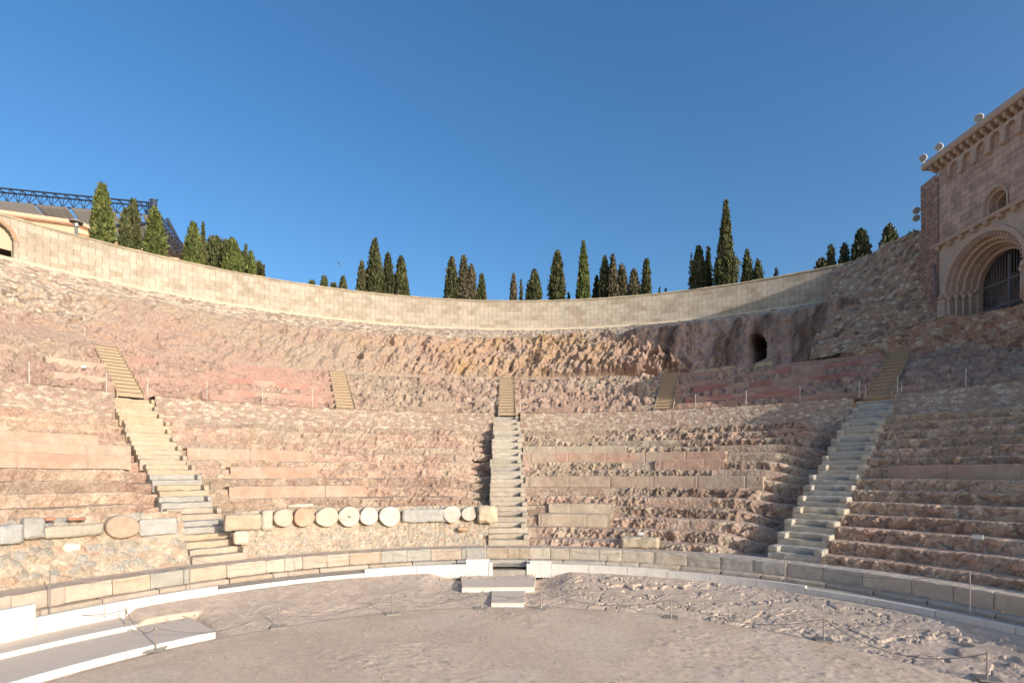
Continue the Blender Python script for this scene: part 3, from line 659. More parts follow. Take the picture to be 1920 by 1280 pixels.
# tall blocks flanking the entrance
for x0, x1, zt, inner, lb in ((874, 917, -2.97, 1, 'tall white kerb block left of the entrance'), (994, 1034, -3.03, -1, 'tall white kerb block right of the entrance')):
    t0, t1 = kth(x0), kth(x1); b = MB(); ta = (t0+t1)/2; R = KR
    e = empty('kerb_block', (R*math.sin(ta), KC[1]+R*math.cos(ta), -3.6)); tag(e, lb, 'marble block', 'white blocks at the entrance'); bpy.context.view_layer.update()
    b.box((R*math.sin(ta), KC[1]+R*math.cos(ta), (zt-3.62)/2), ((t1-t0)*R, .14, zt+3.62), rz=-ta); b.build('front_slab', MARBLE, e)
    ti = t1 if inner > 0 else t0; b = MB(); X = KC[0]+(R+.30)*math.sin(ti)+inner*.065
    b.box((X, KC[1]+R*math.cos(ti)+.26, (zt-.11-3.62)/2), (.12, .70, zt-.11+3.62), rz=-ti); b.build('side_slab', MARBLE, e)
# entrance steps: two radial slabs
def slab(quad, z0, z1, name, label, cat, mtop=PAVE, medge=MARBLE, tt=.05):
    q = [Vector((x, y, 0)) for x, y in quad]; c = sum(q, Vector())/len(q); e = empty(name, (c.x, c.y, z0)); tag(e, label, cat); bpy.context.view_layer.update()
    b = MB(); b.prism([(p.x, p.y) for p in q], 'z', z0, z1-tt); b.build('base', medge, e)
    b = MB(); g_ = [c+(p-c)*.993 for p in q]; b.prism([(p.x, p.y) for p in g_], 'z', z1-tt, z1); b.build('top_slab', mtop, e); return e
def slab2(px, za, z1, name, label, cat):
    q = [gpt(x, y, z1) for x, y in px]; return slab([(p.x, p.y) for p in q], za, z1, name, label, cat)
slab2([(866, 1100.5), (1002, 1100), (1004.5, 1078), (864.5, 1078.5)], -3.85, -3.55, 'entrance_step', 'wide pale stone step in front of the kerb opening', 'stone step')
slab2([(921, 1129.4), (982.5, 1129.4), (985.5, 1103.5), (922.4, 1104)], -3.85, -3.66, 'entrance_step', 'smaller front pale stone step reaching the orchestra floor', 'stone step')

slab([(-.72, 18.95), (.48, 18.95), (.50, 19.75), (-.74, 19.75)], -3.8, -3.36, 'threshold_slab', 'grey slab in the opening between the tall white kerb blocks', 'stone slab', mat('grey_slab', (.36, .32, .27)), mat('grey_slab'))
# left terraces
def terrace(rf, rb, z, tha, thb, label, cf=FC, cb=FC):
    e = empty('terrace_step', pol(np.array((tha+thb)/2), np.array(rf), -3.84, cf)); tag(e, label, 'paved step', 'low paved terrace steps at lower left'); bpy.context.view_layer.update()
    th = np.linspace(tha, thb, 60)[:, None]; t = np.linspace(0, 1, 8)[None]
    A = pol(th, rf+.0+0*th, z, cf); B = pol(th, rb+0*th, z, cb); P = A*(1-t[..., None])+B*t[..., None]
    sheet('paving', P, PAVE, e, None)
    n = 5; w = (thb-tha)/n
    for k in range(n):
        t0, t1 = tha+k*w, tha+(k+1)*w-.0012; M = MB(); V = []; q = np.linspace(t0, t1, 6)
        for tq in q:
            for R in (rf-.05, rf+.03):
                for zz in (-3.84, z+.006): V.append((cf[0]+R*math.sin(tq), cf[1]+R*math.cos(tq), zz))
        F = []
        for i in range(5):
            o = i*4; F += [(o, o+1, o+5, o+4), (o+2, o+6, o+7, o+3), (o+1, o+3, o+7, o+5), (o, o+4, o+6, o+2)]
        F += [(0, 2, 3, 1), (20, 21, 23, 22)]; M.add(V, F); M.build('edge_slab', MARBLE, e)
    # end wall
    M = MB(); a = A[-1, 0]; b_ = B[-1, 0]; V = [(a[0], a[1], -3.84), (b_[0], b_[1], -3.84), (b_[0], b_[1], z), (a[0], a[1], z)]; M.add(V, [(0, 1, 2, 3)]); M.build('end_face', MARBLE, e)
terrace(9.55, 11.45, -3.66, -1.75, fth(405, 1184, -3.66), 'lowest and longest paved terrace step at lower left')
terrace(11.25, 13.1, -3.56, -1.75, fth(256, 1169, -3.56), 'middle paved terrace step at lower left')
terrace(12.95, 14.3, -3.46, -1.75, fth(66, 1166, -3.46), 'highest short paved terrace step at the left edge')
def box_thing(name, c, size, rz, m, label, cat, group=None, bevel=.01):
    b = MB(); b.box((0, 0, size[2]/2), size, rz=rz); o = b.build(name, m); o.location = c; tag(o, label, cat, group)
    if bevel: md = o.modifiers.new('bevel', 'BEVEL'); md.width = bevel; md.segments = 2
    return o
kerb('tall white marble wall end at the left edge beside the terraces', [(-1.42, kth(64), -2.86)], 3, 'marble_wall', 'marble wall', None)
# ------------------------------------------------------------------ reused stones set in the walls
def drum(x, y, rx, ry, col, label, seed, R=13.2, hang=.10, name='column_drum', cat='column drum', grp='column drums set in the rubble wall', slot=False):
    u = (x-960)/FPX; Yd = ring_depth(u, R-.09, (CX, CY)); th = math.atan2(u*Yd-CX, Yd-CY); zc = (HOR-y)/FPX*Yd
    a, b = rx*Yd/FPX, ry*Yd/FPX; n = 48; rings = [(.0, 0), (.35, 0), (.7, 0), (.93, .002), (1, .03), (1.0, .25)]; V = []; F = []
    rn = np.random.RandomState(seed); k = np.arange(n)*2*np.pi/n
    out = 1+.03*np.sin(k*2+rn.rand()*6)+.025*np.sin(k*3+rn.rand()*6)+.012*np.sin(k*5+rn.rand()*6)+.010*fbm(np.stack([np.cos(k)*3, np.sin(k)*3, 0*k+seed], -1), 3, 3)*5
    s, c = math.sin(th), math.cos(th); o = np.array([CX+(R-hang)*s, CY+(R-hang)*c, zc]); til = .10
    for q, dpt in rings:
        lx = np.cos(k)*a*out*q; lz = np.sin(k)*b*out*q; ly = dpt+lz*til*2
        V.append(np.stack([o[0]+lx*c+ly*s, o[1]-lx*s+ly*c, o[2]+lz], -1))
    V = np.concatenate(V)
    for i in range(len(rings)-1):
        for t in range(n): F.append((i*n+t, (i+1)*n+t, (i+1)*n+(t+1) % n, i*n+(t+1) % n))
    t_ = fbm(V*4, 3, seed); t_ = t_*1.6+.8*fbm(V*9, 3, seed+1); ob = mk(name, V, F, STONE, None, .80*np.array(col)*(1+.12*t_[:, None]*np.array([.5, 1, 1.4])))
    tag(ob, label, cat, grp)
    if slot:
        m_ = MB(); m_.box((o[0]-.02*s, o[1]-.02*c, o[2]), (.13, .05, .025), Matrix.Rotation(-th, 3, 'Z')@Matrix.Rotation(math.radians(30), 3, 'Y')); sl_ = m_.build('slot', GATE); sl_.parent = ob  # dark bar painted in for the shade of the slot, nothing is cut
WH = (.64, .57, .47)
for k, a in enumerate([(532, 970.5, 16.5, 17, (.66, .50, .38), 'leftmost pinkish column drum in the rubble wall'), (571, 969, 19, 17, (.66, .42, .29), 'orange pink column drum, second from the left'),
          (614, 969, 20.5, 18, (.66, .57, .44), 'cream column drum beside the orange one'), (655, 968, 20, 18, WH, 'white column drum with a slot cut in its centre'),
          (692, 967, 16.5, 17, (.72, .66, .57), 'narrower white column drum right of the slotted one'), (731, 967.5, 20, 17.5, (.73, .66, .55), 'broad white column drum left of the long grey block'),
          (847.5, 963.5, 16, 16.5, WH, 'white column drum right of the long grey block'), (879.5, 963, 14, 13.5, WH, 'small white column drum next to the tan boulder')]):
    drum(*a, seed=k+5, slot=(k == 3))
drum(231.5, 987.5, 28, 20.5, (.52, .40, .295), 'large cream round stone in the leftmost rubble wall', 30)
box_q = []
def wall_stone(x0, x1, y0, y1, col, label, seed, R=13.25, depth=.25, cat='stone block', name='stone_block', amp=.03, grp='blocks set in the rubble walls', m=None, rounding=.03, proud=.14):
    xm = (x0+x1)/2; u = (xm-960)/FPX; Yd = ring_depth(u, R-proud, (CX, CY)); th = math.atan2(u*Yd-CX, Yd-CY); cs = 1/max(.3, math.cos(th)+u*math.sin(th))
    hw = (x1-x0)/2*Yd/FPX*cs; z0, z1 = (HOR-y1)/FPX*Yd, (HOR-y0)/FPX*Yd; Rf = R-proud
    o = (CX+Rf*math.sin(th), CY+Rf*math.cos(th), z0)
    ob = rough_part(name, [(-hw, hw, 0, depth, 0, z1-z0)], o, th, m or STONE, None, col, amp=amp, cell=.05, seed=seed, rounding=rounding); tag(ob, label, cat, grp)
GB = (.38, .365, .33)
wall_stone(0, 46, 984, 1020, (.41, .40, .37), 'grey block at the far left end of the rubble wall', 1)
wall_stone(46, 86, 971, 1010, GB, 'second grey block from the left edge of the wall', 2)
wall_stone(86, 198, 984, 1006, (.43, .385, .30), 'long cream slab left of the large round stone', 3)
wall_stone(263, 335, 972, 1003, (.40, .385, .35), 'grey block right of the large round stone', 4)
wall_stone(121, 153, 1019, 1034, (.68, .61, .50), 'small white block low in the leftmost wall', 5)
wall_stone(85, 107, 970, 976, (.52, .24, .15), 'short brick red slab above the leftmost wall', 6, depth=.2)
wall_stone(128, 165, 970, 975, (.50, .25, .16), 'longer brick red slab above the leftmost wall', 7, depth=.2)
wall_stone(755, 840, 955, 979, (.42, .40, .355), 'long grey block between the white column drums', 8, amp=.05)
wall_stone(423, 492, 964, 994, (.44, .365, .265), 'cream block right of the left stair', 9)
wall_stone(492, 512, 956, 994, (.46, .41, .32), 'narrow grey tan block left of the column drums', 10)
wall_stone(440, 467, 996, 1020, (.62, .50, .37), 'pale block below the cream block by the left stair', 11, R=12.98)
wall_stone(540, 590, 945, 951, (.60, .52, .40), 'thin cream slab lying above the column drums', 12, R=13.5)
wall_stone(858, 876, 988, 996, (.56, .36, .23), 'orange stone low in the wall near the central stair', 13, R=13.0)
wall_stone(896, 932, 949, 981, (.56, .46, .32), 'tan boulder beside the central stone stair', 14, amp=.07, name='boulder', cat='boulder', rounding=.09, R=13.1, depth=.45)
wall_stone(1163, 1234, 1008, 1028, (.52, .43, .31), 'large tan block lying on the podium right of centre', 15, R=12.95, amp=.05, name='boulder', cat='boulder', rounding=.05, depth=.6, proud=.35)

# smooth rebuilt seat stretches
SLABM = mat('rose_mortar', attr=True, var=.2, nscale=2.2, bump=.3, bscale=14, bdist=.02)
def seat_slab(x0, x1, i, label, col=(.46, .30, .22), hk=1.0, seed=0, drop=0, Rr=None, zz=None, h=None):
    R = (Rr or R0+T*(i-1)-.09)-.03; zt = zz if zz is not None else Z0+RISE*i-.06-drop; h = h or RISE*hk+.12
    t0, t1 = theta_of(x0, R), theta_of(x1, R); n = max(6, int((t1-t0)*R/.12)); th = np.linspace(t0, t1, n)[:, None]
    n = max(12, int((t1-t0)*R/.05)); th = np.linspace(t0, t1, n)[:, None]
    r = np.array([.01, .01, .012, .015, .02, .022, .03, .06, .4, .74, .74])[None]; z = np.array([zt-h, zt-h*.8, zt-h*.6, zt-h*.4, zt-h*.25, zt-.06, zt-.015, zt, zt, zt, zt-h])[None]
    P = pol(th, R+r+0*th, z+0*th, (CX, CY)); f = fbm(P*1.5, 3, 400+seed); g2 = fbm(P*7, 3, 402); ed = sm(.9, .1, np.minimum(th-t0, t1-th)*R/.5)
    P[..., 2] += .012*f+.02*g2*sm(.2, .0, np.abs(z-zt))-.05*ed*np.abs(g2+.2); P[..., 1] += .015*g2+.05*ed*np.abs(f+g2)
    jn = np.exp(-((frac(th*R/1.9+.3*seed)-.5)/.012)**2); P[..., 1] += .03*jn
    c = np.array(col)*(1+.20*f[..., None]+.12*g2[..., None]); c = mixc(c, (.44, .37, .28), .6*sm(-.1, .4, fbm(P*1.1+7, 3, 401))); c = mixc(c, (.30, .23, .18), .5*jn+0*c[..., 0])
    V = P.reshape(-1, 3); F = [tuple(q) for q in gridF(n, 11)]+[tuple(range(10, -1, -1)), tuple(11*(n-1)+k for k in range(11))]
    o = mk('seat_slab', V, F, SLABM, None, c.reshape(-1, 3)); tag(o, label, 'smooth seat row', 'smooth rebuilt stretches of seating')
for a in [(-40, 184, 11, 'short upper rose seat stretch at the far left'), (-40, 245, 10, 'middle rose seat stretch ending at the left stair'), (-40, 245, 9, 'lower rose seat stretch ending at the left stair'),
          (351, 578, 10, 'rose seat stretch starting with a dark notch right of the left stair'), (432, 595, 8, 'rose seat stretch in the middle of the left centre wedge'), (430, 688, 6, 'lowest long rose seat stretch left of centre'),
          (980, 1360, 10, 'longest rose seat stretch, right of the central stair', (.44, .29, .215)), (1228, 1357, 9, 'short rose seat stretch under the longest one', (.43, .29, .22)), (981, 1175, 11, 'thin tan seat stretch above the longest rose one', (.44, .36, .27)),
          (1029, 1150, 4, 'tan smooth seat stretch with dark notch right of the central stair', (.46, .375, .28)), (1010, 1145, 3, 'lower tan smooth seat stretch right of the central stair', (.45, .36, .27)), (985, 1430, 7, 'long brown mortared seat stretch across the right centre wedge', (.41, .31, .235)),
          (1665, 1990, 8, 'smooth shaded seat stretch right of the right stair', (.40, .28, .22))]:
    seat_slab(*a[:4], **({'col': a[4]} if len(a) > 4 else {}), seed=a[2])
dzu, dru = (6.85-3.72)/7, (30.7-24.9)/7
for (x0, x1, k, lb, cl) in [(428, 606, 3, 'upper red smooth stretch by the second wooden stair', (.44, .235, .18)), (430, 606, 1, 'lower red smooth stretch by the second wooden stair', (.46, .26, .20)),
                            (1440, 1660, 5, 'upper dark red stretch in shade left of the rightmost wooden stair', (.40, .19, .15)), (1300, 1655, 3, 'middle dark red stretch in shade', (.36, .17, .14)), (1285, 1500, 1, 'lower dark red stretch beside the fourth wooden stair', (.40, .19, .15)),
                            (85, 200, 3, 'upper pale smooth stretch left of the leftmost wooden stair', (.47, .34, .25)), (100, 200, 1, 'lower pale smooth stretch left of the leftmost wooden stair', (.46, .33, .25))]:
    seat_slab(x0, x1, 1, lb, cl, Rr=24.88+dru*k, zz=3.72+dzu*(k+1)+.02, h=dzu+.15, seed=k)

# ------------------------------------------------------------------ cathedral facade
FX = 24.0
ASH = brickmat('facade_ashlar', (.54, .37, .27), (.41, .275, .20), (.25, .17, .13), .62, .33, .012, .38, .5)
ASHL = mat('carved_stone', (.53, .385, .285), var=.2, nscale=5, bump=.5, bscale=14, bdist=.03)
ASHG = mat('grey_render_stone', (.50, .385, .29), var=.22, nscale=3, bump=.3, bscale=10)
def church():
    e = empty('church', (FX, 24.5, 6)); tag(e, 'shaded romanesque church facade with deep arched portal at upper right', 'church'); bpy.context.view_layer.update()
    Y0, Y1, ZB, ZT = 24.2, 30.0, 5.5, 17.0
    yc, zs, ro, ri, XG = 27.2, 10.0, 2.3, 1.25, 25.5
    wy, wz, wr, wb = 26.5, 13.6, .62, 12.95
    def face(nm, z0, z1, m, col=None):
        ys = np.arange(Y0, Y1+.001, .05); zs_ = np.linspace(z0, z1, int((z1-z0)/.05)+1); Y, Z = np.meshgrid(ys, zs_, indexing='ij')
        X = FX+0*Y; P = np.stack([X, Y, Z], -1); P[..., 0] += .012*fbm(P*1.5, 3, 500)
        ins = ((np.abs(Y-yc) < ro-.06) & (Z < zs)) | (np.hypot(Y-yc, Z-zs) < ro-.06) | ((np.abs(Y-wy) < wr) & (Z > wb-.1) & (Z < wz)) | (np.hypot(Y-wy, Z-wz) < wr)
        kp = ~(ins[:-1, :-1] & ins[1:, 1:]); return sheet(nm, P, m, e, None, np.stack([Y, Z], -1), keep=kp, flip=True)
    face('upper_wall', 12.8, ZT+.4, ASH); face('lower_wall', ZB, 12.8, ASHG)
    # solid body behind
    b = MB(); b.prism([(FX+1.9, Y0), (FX+1.9, yc-1.6), (XG+1.5, yc-1.6), (XG+1.5, yc+1.6), (FX+1.9, yc+1.6), (FX+1.9, Y1+.0), (FX+14, Y1), (FX+14, Y0)], 'z', ZB, ZT+.3); b.build('nave', ASHL, e)
    b = MB(); b.box((FX+7.05, 20.85, 9.2), (13.9, 6.6, 7.6)); b.build('annex', ASHL, e)
    b = MB(); b.box((FX+1.0, Y1-.03, (ZB+ZT)/2+.2), (2.0, .06, ZT-ZB+.4)); b.box((FX+1.0, Y0+.03, (ZB+ZT)/2+.2), (2.0, .06, ZT-ZB+.4)); b.build('end_wall', ASHL, e)
    # brick pier at the far end, lower than the cornice
    P1 = [(FX-.02, Y1), (FX-.02, Y1+1.25)]
    masonry('rubble_pier', [(FX-.02, Y1-.02, 6), (FX-.02, Y1+1.25, 6)], [(FX-.02, Y1-.02, 17.0), (FX-.02, Y1+1.25, 16.9)], e, None, None, (.3, .13), .05, .05, 40, [(.42, .25, .18), (.34, .21, .16), (.48, .33, .24), (.28, .18, .14)], mort=(.38, .26, .19))
    b = MB(); b.box((FX+7, Y1+.63, 11.4), (13.9, 1.22, 10.9)); b.build('pier_core', ASHL, e)
    # cornice
    b = MB(); prof = [(FX-.50, 17.42), (FX-.56, 17.48), (FX-.56, 17.74), (FX-.50, 17.80), (FX+14.2, 17.80), (FX+14.2, 17.42)]
    V = [(x, y, z) for y in (Y0-.3, Y1+.55) for x, z in prof]; n = len(prof); b.add(V, [tuple(range(n)), tuple(range(2*n-1, n-1, -1))]+[(i, i+n, (i+1) % n+n, (i+1) % n) for i in range(n)]); b.build('cornice', ASHL, e)
    # modillions
    y = Y0-.25
    while y < Y1+.2:
        b = MB(); b.prism([(FX+.02, 17.06), (FX-.14, 17.08), (FX-.26, 17.18), (FX-.42, 17.24), (FX-.42, 17.41), (FX+.02, 17.41)], 'y', y-.075, y+.075); b.tube([(FX-.30, y-.095, 17.25), (FX-.30, y+.095, 17.25)], .075, 10); b.build('modillion', ASHL, e); y += .41
    # blind arcade: plate with arched notches, each carried on a corbel
    y = 24.28; cnt = 0
    while y+.82 < Y1+.02:
        ym = y+.41; r = .27; b = MB(); xs, xe = FX-.17, FX+.0
        pts = [(ym+r*math.cos(a), 16.66+r*math.sin(a)) for a in np.linspace(0, math.pi, 15)]
        out = [(y+.82, 16.30)]+[(y+.82, 16.66+.4*0+0)]
        # polygon of the notch plate split in quads: side legs and strip above the arch
        def q(ya, za, yb, zb_, yc_, zc, yd, zd):
            V = [(x_, yy, zz) for x_ in (xs, xe) for yy, zz in ((ya, za), (yb, zb_), (yc_, zc), (yd, zd))]; b.add(V, [(0, 1, 2, 3), (7, 6, 5, 4), (0, 4, 5, 1), (1, 5, 6, 2), (2, 6, 7, 3), (3, 7, 4, 0)])
        q(y, 16.34, ym-r, 16.34, ym-r, 16.66, y, 16.66); q(ym+r, 16.34, y+.82, 16.34, y+.82, 16.66, ym+r, 16.66)
        q(y, 16.66, ym-r, 16.66, ym-r, 17.06, y, 17.06); q(ym+r, 16.66, y+.82, 16.66, y+.82, 17.06, ym+r, 17.06)
        for a, c in zip(pts[:-1], pts[1:]): q(a[0], a[1], a[0], 17.06, c[0], 17.06, c[0], c[1])
        b.build('blind_arch', ASHL, e)
        b = MB(); yk = y; b.prism([(FX+.02, 16.06), (FX-.10, 16.10), (FX-.20, 16.20), (FX-.22, 16.335), (FX+.02, 16.335)], 'y', yk-.13, yk+.13); b.tube([(FX-.16, yk-.14, 16.18), (FX-.16, yk+.14, 16.18)], .07, 10); b.build('corbel', ASHL, e)
        y += .82
    # string course with brackets
    b = MB(); prof = [(FX+.02, 12.78), (FX-.20, 12.80), (FX-.26, 12.90), (FX-.26, 12.96), (FX+.02, 13.04)]
    V = [(x, yy, z) for yy in (Y0, Y1+.3) for x, z in prof]; n = 5; b.add(V, [tuple(range(n)), tuple(range(2*n-1, n-1, -1))]+[(i, i+n, (i+1) % n+n, (i+1) % n) for i in range(n)]); b.build('string_course', ASHL, e)
    y = Y1-.1
    while y > Y0:
        b = MB(); b.prism([(FX+.02, 12.52), (FX-.12, 12.60), (FX-.22, 12.70), (FX-.22, 12.775), (FX+.02, 12.775)], 'y', y-.11, y+.11); b.tube([(FX-.14, y-.13, 12.66), (FX-.14, y+.13, 12.66)], .06, 8); b.build('bracket', ASHL, e); y -= .76
    # portal orders: stepped rings and shafts
    rads = [2.50, 2.26, 2.07, 1.90, 1.74, 1.59, 1.45]; xs_ = [FX-.10, FX+.04, FX+.30, FX+.55, FX+.80, FX+1.05, FX+1.3]
    for k in range(6):
        b = MB(); r1, r0 = rads[k], rads[k+1]; xf, xb = xs_[k], xs_[k+1]; n = 40; V = []; F = []
        for i in range(n+1):
            a = math.pi*i/n; c, s = math.cos(a), math.sin(a)
            V += [(xf+.0, yc+r1*c, zs+r1*s), (xf, yc+(r0+.03)*c, zs+(r0+.03)*s), (xf+.03, yc+r0*c, zs+r0*s), (xb+.02, yc+r0*c, zs+r0*s), (xf+.2, yc+r1*c, zs+r1*s)]
        for i in range(n):
            for j in range(3): F.append((i*5+j, i*5+5+j, i*5+6+j, i*5+j+1))
            F.append((i*5, i*5+4, i*5+9, i*5+5))
        b.add(V, F)
        if k in (1, 4):                         # carved scallops
            m = 34 if k == 1 else 26; rm = (r1+r0)/2
            for i in range(m):
                a = math.pi*(i+.5)/m; c, s = math.cos(a), math.sin(a); b.tube([(xf-.05, yc+(rm-.06)*c, zs+(rm-.06)*s), (xf-.05, yc+(rm+.07)*c, zs+(rm+.07)*s)], [.055, .02], 6)
        b.build('archivolt', ASHL, e)
        if k in (2, 3, 5):
            b = MB(); rm = r0+.04; b.tube([(xf+.03, yc+rm*math.cos(a), zs+rm*math.sin(a)) for a in np.linspace(0, math.pi, 33)], .065, 8); b.build('roll_moulding', ASHL, e)
        for sgn in (-1, 1):                     # jamb pieces below the springing
            b = MB(); ya, yb = yc+sgn*r0, yc+sgn*r1; xm2 = xb+.02
            b.box(((xf+xm2)/2+.0, (ya+yb)/2, (8.2+zs-.2)/2), (xm2-xf, abs(yb-ya)-.01, zs-.2-8.2)); b.build('jamb', ASHG if k == 0 else ASHL, e)
            if k in (1, 2, 3, 4):
                b = MB(); yy = yc+sgn*(r0+.03); xx = xf-.03
                b.tube([(xx, yy, 8.3), (xx, yy, 9.55)], .075, 10); b.tube([(xx, yy, 9.55), (xx, yy, 9.62), (xx, yy, 9.80)], [.075, .10, .15], 8); b.build('shaft', ASHL, e, True)
    for sgn in (-1, 1):
        b = MB()
        for k in range(6): b.box(((xs_[k]+xs_[k+1])/2-.05, yc+sgn*(rads[k]+rads[k+1])/2, zs-.10), (xs_[k+1]-xs_[k]+.16, rads[k]-rads[k+1]+.02, .19))
        b.build('impost', ASHL, e)
    b = MB(); b.prism([(FX+.01, 9.80), (FX-.14, 9.84), (FX-.14, 9.98), (FX+.01, 10.0)], 'y', yc+2.50, Y1+.08); b.prism([(FX+.01, 9.80), (FX-.14, 9.84), (FX-.14, 9.98), (FX+.01, 10.0)], 'y', Y0, yc-2.50); b.build('plinth_band', ASHL, e)
    b = MB(); b.box((FX-.05, (yc+2.5+Y1)/2, 7.9), (.08, Y1-yc-2.5, 3.85)); b.build('plinth', ASHG, e)
    b = MB(); b.box((FX-.05, (yc-2.5+Y0)/2, 7.9), (.08, yc-2.5-Y0, 3.85)); b.build('plinth', ASHG, e)
    # dark vestibule and gate
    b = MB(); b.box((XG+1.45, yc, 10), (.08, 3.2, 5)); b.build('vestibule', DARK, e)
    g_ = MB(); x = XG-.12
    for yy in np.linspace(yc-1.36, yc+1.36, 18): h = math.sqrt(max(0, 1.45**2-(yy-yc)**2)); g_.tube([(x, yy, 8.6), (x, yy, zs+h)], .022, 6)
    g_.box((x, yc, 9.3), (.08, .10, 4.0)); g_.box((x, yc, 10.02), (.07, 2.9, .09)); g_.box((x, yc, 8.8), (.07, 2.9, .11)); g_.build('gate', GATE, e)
    # round headed window, splayed
    b = MB(); n = 24
    def wpts(r): return [(wy+r, wb)]+[(wy+r*math.cos(math.pi*i/n), wz+r*math.sin(math.pi*i/n)) for i in range(n+1)]+[(wy-r, wb)]
    rs = [(.74, FX-.05), (.66, FX-.05), (.62, FX+.10), (.50, FX+.12), (.46, FX+.45), (.40, FX+.5), (.34, FX+1.7)]; V = []; F = []
    for r, x_ in rs: V += [(x_, yy, zz) for yy, zz in wpts(r)]
    m = n+3
    for i in range(len(rs)-1):
        for j in range(m-1): F.append((i*m+j, i*m+j+1, (i+1)*m+j+1, (i+1)*m+j))
    b.add(V, F); b.build('window_frame', ASHL, e)
    b = MB(); b.box((FX+.9, wy, wb-.03), (1.8, 1.3, .05)); b.build('window_sill', ASHL, e)
church()
# buttress wall of rubble between the ring wall and the church, and the parapet below the portal
def lin(a, b, n=80): return np.linspace(a, b, n)
masonry('buttress_wall', lin((18.6, 33.4, 7.2), (24.0, 29.6, 7.9)), np.concatenate([lin((22.6, 37.6, 14.55), (24.0, 34.9, 14.7), 50), lin((24.05, 34.7, 15.0), (24.7, 31.9, 14.7), 30)]), None, 'big leaning rubble buttress between the pale ring wall and the church', 'rubble wall', (.30, .22), .09, .045, 50,
        [(.52, .35, .23), (.43, .29, .19), (.56, .41, .28), (.26, .19, .15), (.66, .53, .39), (.50, .29, .18), (.45, .32, .22)], mort=(.42, .30, .21))
PB = np.array([(19.2, 31.2, 6.6), (20.6, 29.6, 6.7), (22.5, 27.6, 6.4), (22.8, 27.0, 6.2), (22.9, 24.5, 5.6), (22.9, 17.0, 4.5), (22.9, 3.0, 2.0)]); PT = np.array([(19.3, 31.4, 7.1), (20.8, 29.8, 7.6), (22.7, 27.8, 8.35), (23.0, 27.1, 8.1), (23.1, 24.5, 7.75), (23.1, 17.0, 7.5), (23.1, 3.0, 1.6)])  # near end, out of view, is added and sloped to shade the right-hand seats
masonry('parapet_wall', PB-np.array([0, 0, .4]), PT, None, 'rubble parapet wall below the church portal', 'rubble wall', (.34, .22), .09, .05, 60,
        [(.48, .32, .21), (.40, .26, .17), (.45, .33, .24), (.27, .17, .12), (.58, .46, .34), (.43, .24, .16)], mort=(.47, .34, .24))
tp = np.linspace(0, 1, 6)[:, None]; P = np.stack([PT, PT+np.array([.5, .3, 0]), PT+np.array([2.2, .6, .0])], 1); tag(sheet('church_terrace', P, GRAVEL, None, np.broadcast_to((.33, .26, .2), P.shape)), kind='structure')
wall_stone(1806, 1848, 640, 682, (.33, .28, .225), 'grey ashlar block under the church parapet', 70, R=29.3, depth=.8, proud=.0, grp='ashlar blocks under the parapet')
wall_stone(1850, 1903, 640, 686, (.35, .27, .21), 'larger pinkish ashlar block under the church parapet at right', 71, R=28.9, depth=.8, proud=.0, grp='ashlar blocks under the parapet')
# climbing cable on the church corner
b = MB(); b.tube([(24.45, 31.3, 14.4), (24.2, 30.7, 13.3), (24.0, 30.3, 12.4), (23.85, 30.05, 11.2), (23.8, 29.95, 9.8)], .03, 6); tag(b.build('cable', GATE), 'dark cable running down the church corner beside the buttress', 'cable')

# floodlights
def flood(p, aim, r, label, mast=None):
    e = empty('floodlight', p); tag(e, label, 'floodlight', 'round floodlights on the church'); bpy.context.view_layer.update()
    p = Vector(p); d = Vector(aim).normalized(); b = MB(); b.tube([p-d*.28, p-d*.22, p-d*.04, p+d*.02], [r*.35, r*.75, r*.98, r], 20); b.build('housing', LAMPW, e, True)
    b = MB(); b.tube([p+d*.021, p+d*.03], r*.86, 20); b.build('lens', LAMPG, e)
    b = MB()
    if mast: b.tube([p-d*.15, Vector(mast)], .03, 6)
    else: b.tube([p-d*.15, p-d*.15-Vector((0, 0, r+.22))], .03, 6); b.box(p-d*.30, (.16, .16, .16))
    b.build('bracket', LAMPW, e)
flood((23.55, 30.55, 18.17), (-.75, -.62, -.25), .20, 'leftmost floodlight on the church cornice corner')
flood((23.62, 29.5, 18.15), (-.7, -.65, -.25), .20, 'middle floodlight on the church cornice')
flood((23.72, 27.1, 18.15), (-.72, -.62, -.25), .20, 'rightmost floodlight on the church cornice, standing alone')
for yy, lb in ((395, 'upper of the two floodlights on a bracket left of the church'), (409, 'lower of the two floodlights on a bracket left of the church')):
    Yd = 31.6; flood(((1718-960)/1000*Yd, Yd, (891-yy)/1000*Yd), (-.25, -.9, -.35), .2, lb, mast=(24.3, 31.3, (891-yy)/1000*Yd-.1))

# ------------------------------------------------------------------ stanchions, chains, rope posts
def catenary(a, b, sag, n=14):
    a, b = Vector(a), Vector(b); return [a.lerp(b, t)-Vector((0, 0, sag*4*t*(1-t))) for t in [i/n for i in range(n+1)]]
ordn = ['leftmost', 'second', 'third', 'fourth', 'fifth', 'sixth', 'seventh', 'eighth', 'ninth', 'tenth']
low = [(38.6, 1164, -3.46), (236, 1179, -3.66), (292.4, 1217.6, -3.75), (523, 1174.5, -3.75), (735.6, 1150, -3.75), (904, 1140, -3.75), (1014.4, 1140, -3.75), (1258, 1157, -3.75), (1544.5, 1198.7, -3.75), (1851, 1272, -3.75)]
where = ['on the highest terrace step at the left edge', 'on the second terrace step edge', 'at the foot of the lowest terrace step', 'on open floor left of centre', 'on the floor edge left of the entrance steps', 'just left of the front entrance step',
         'just right of the entrance steps', 'on the floor edge right of the entrance steps', 'on the floor edge below the right stair', 'at the lower right corner']
tops = []
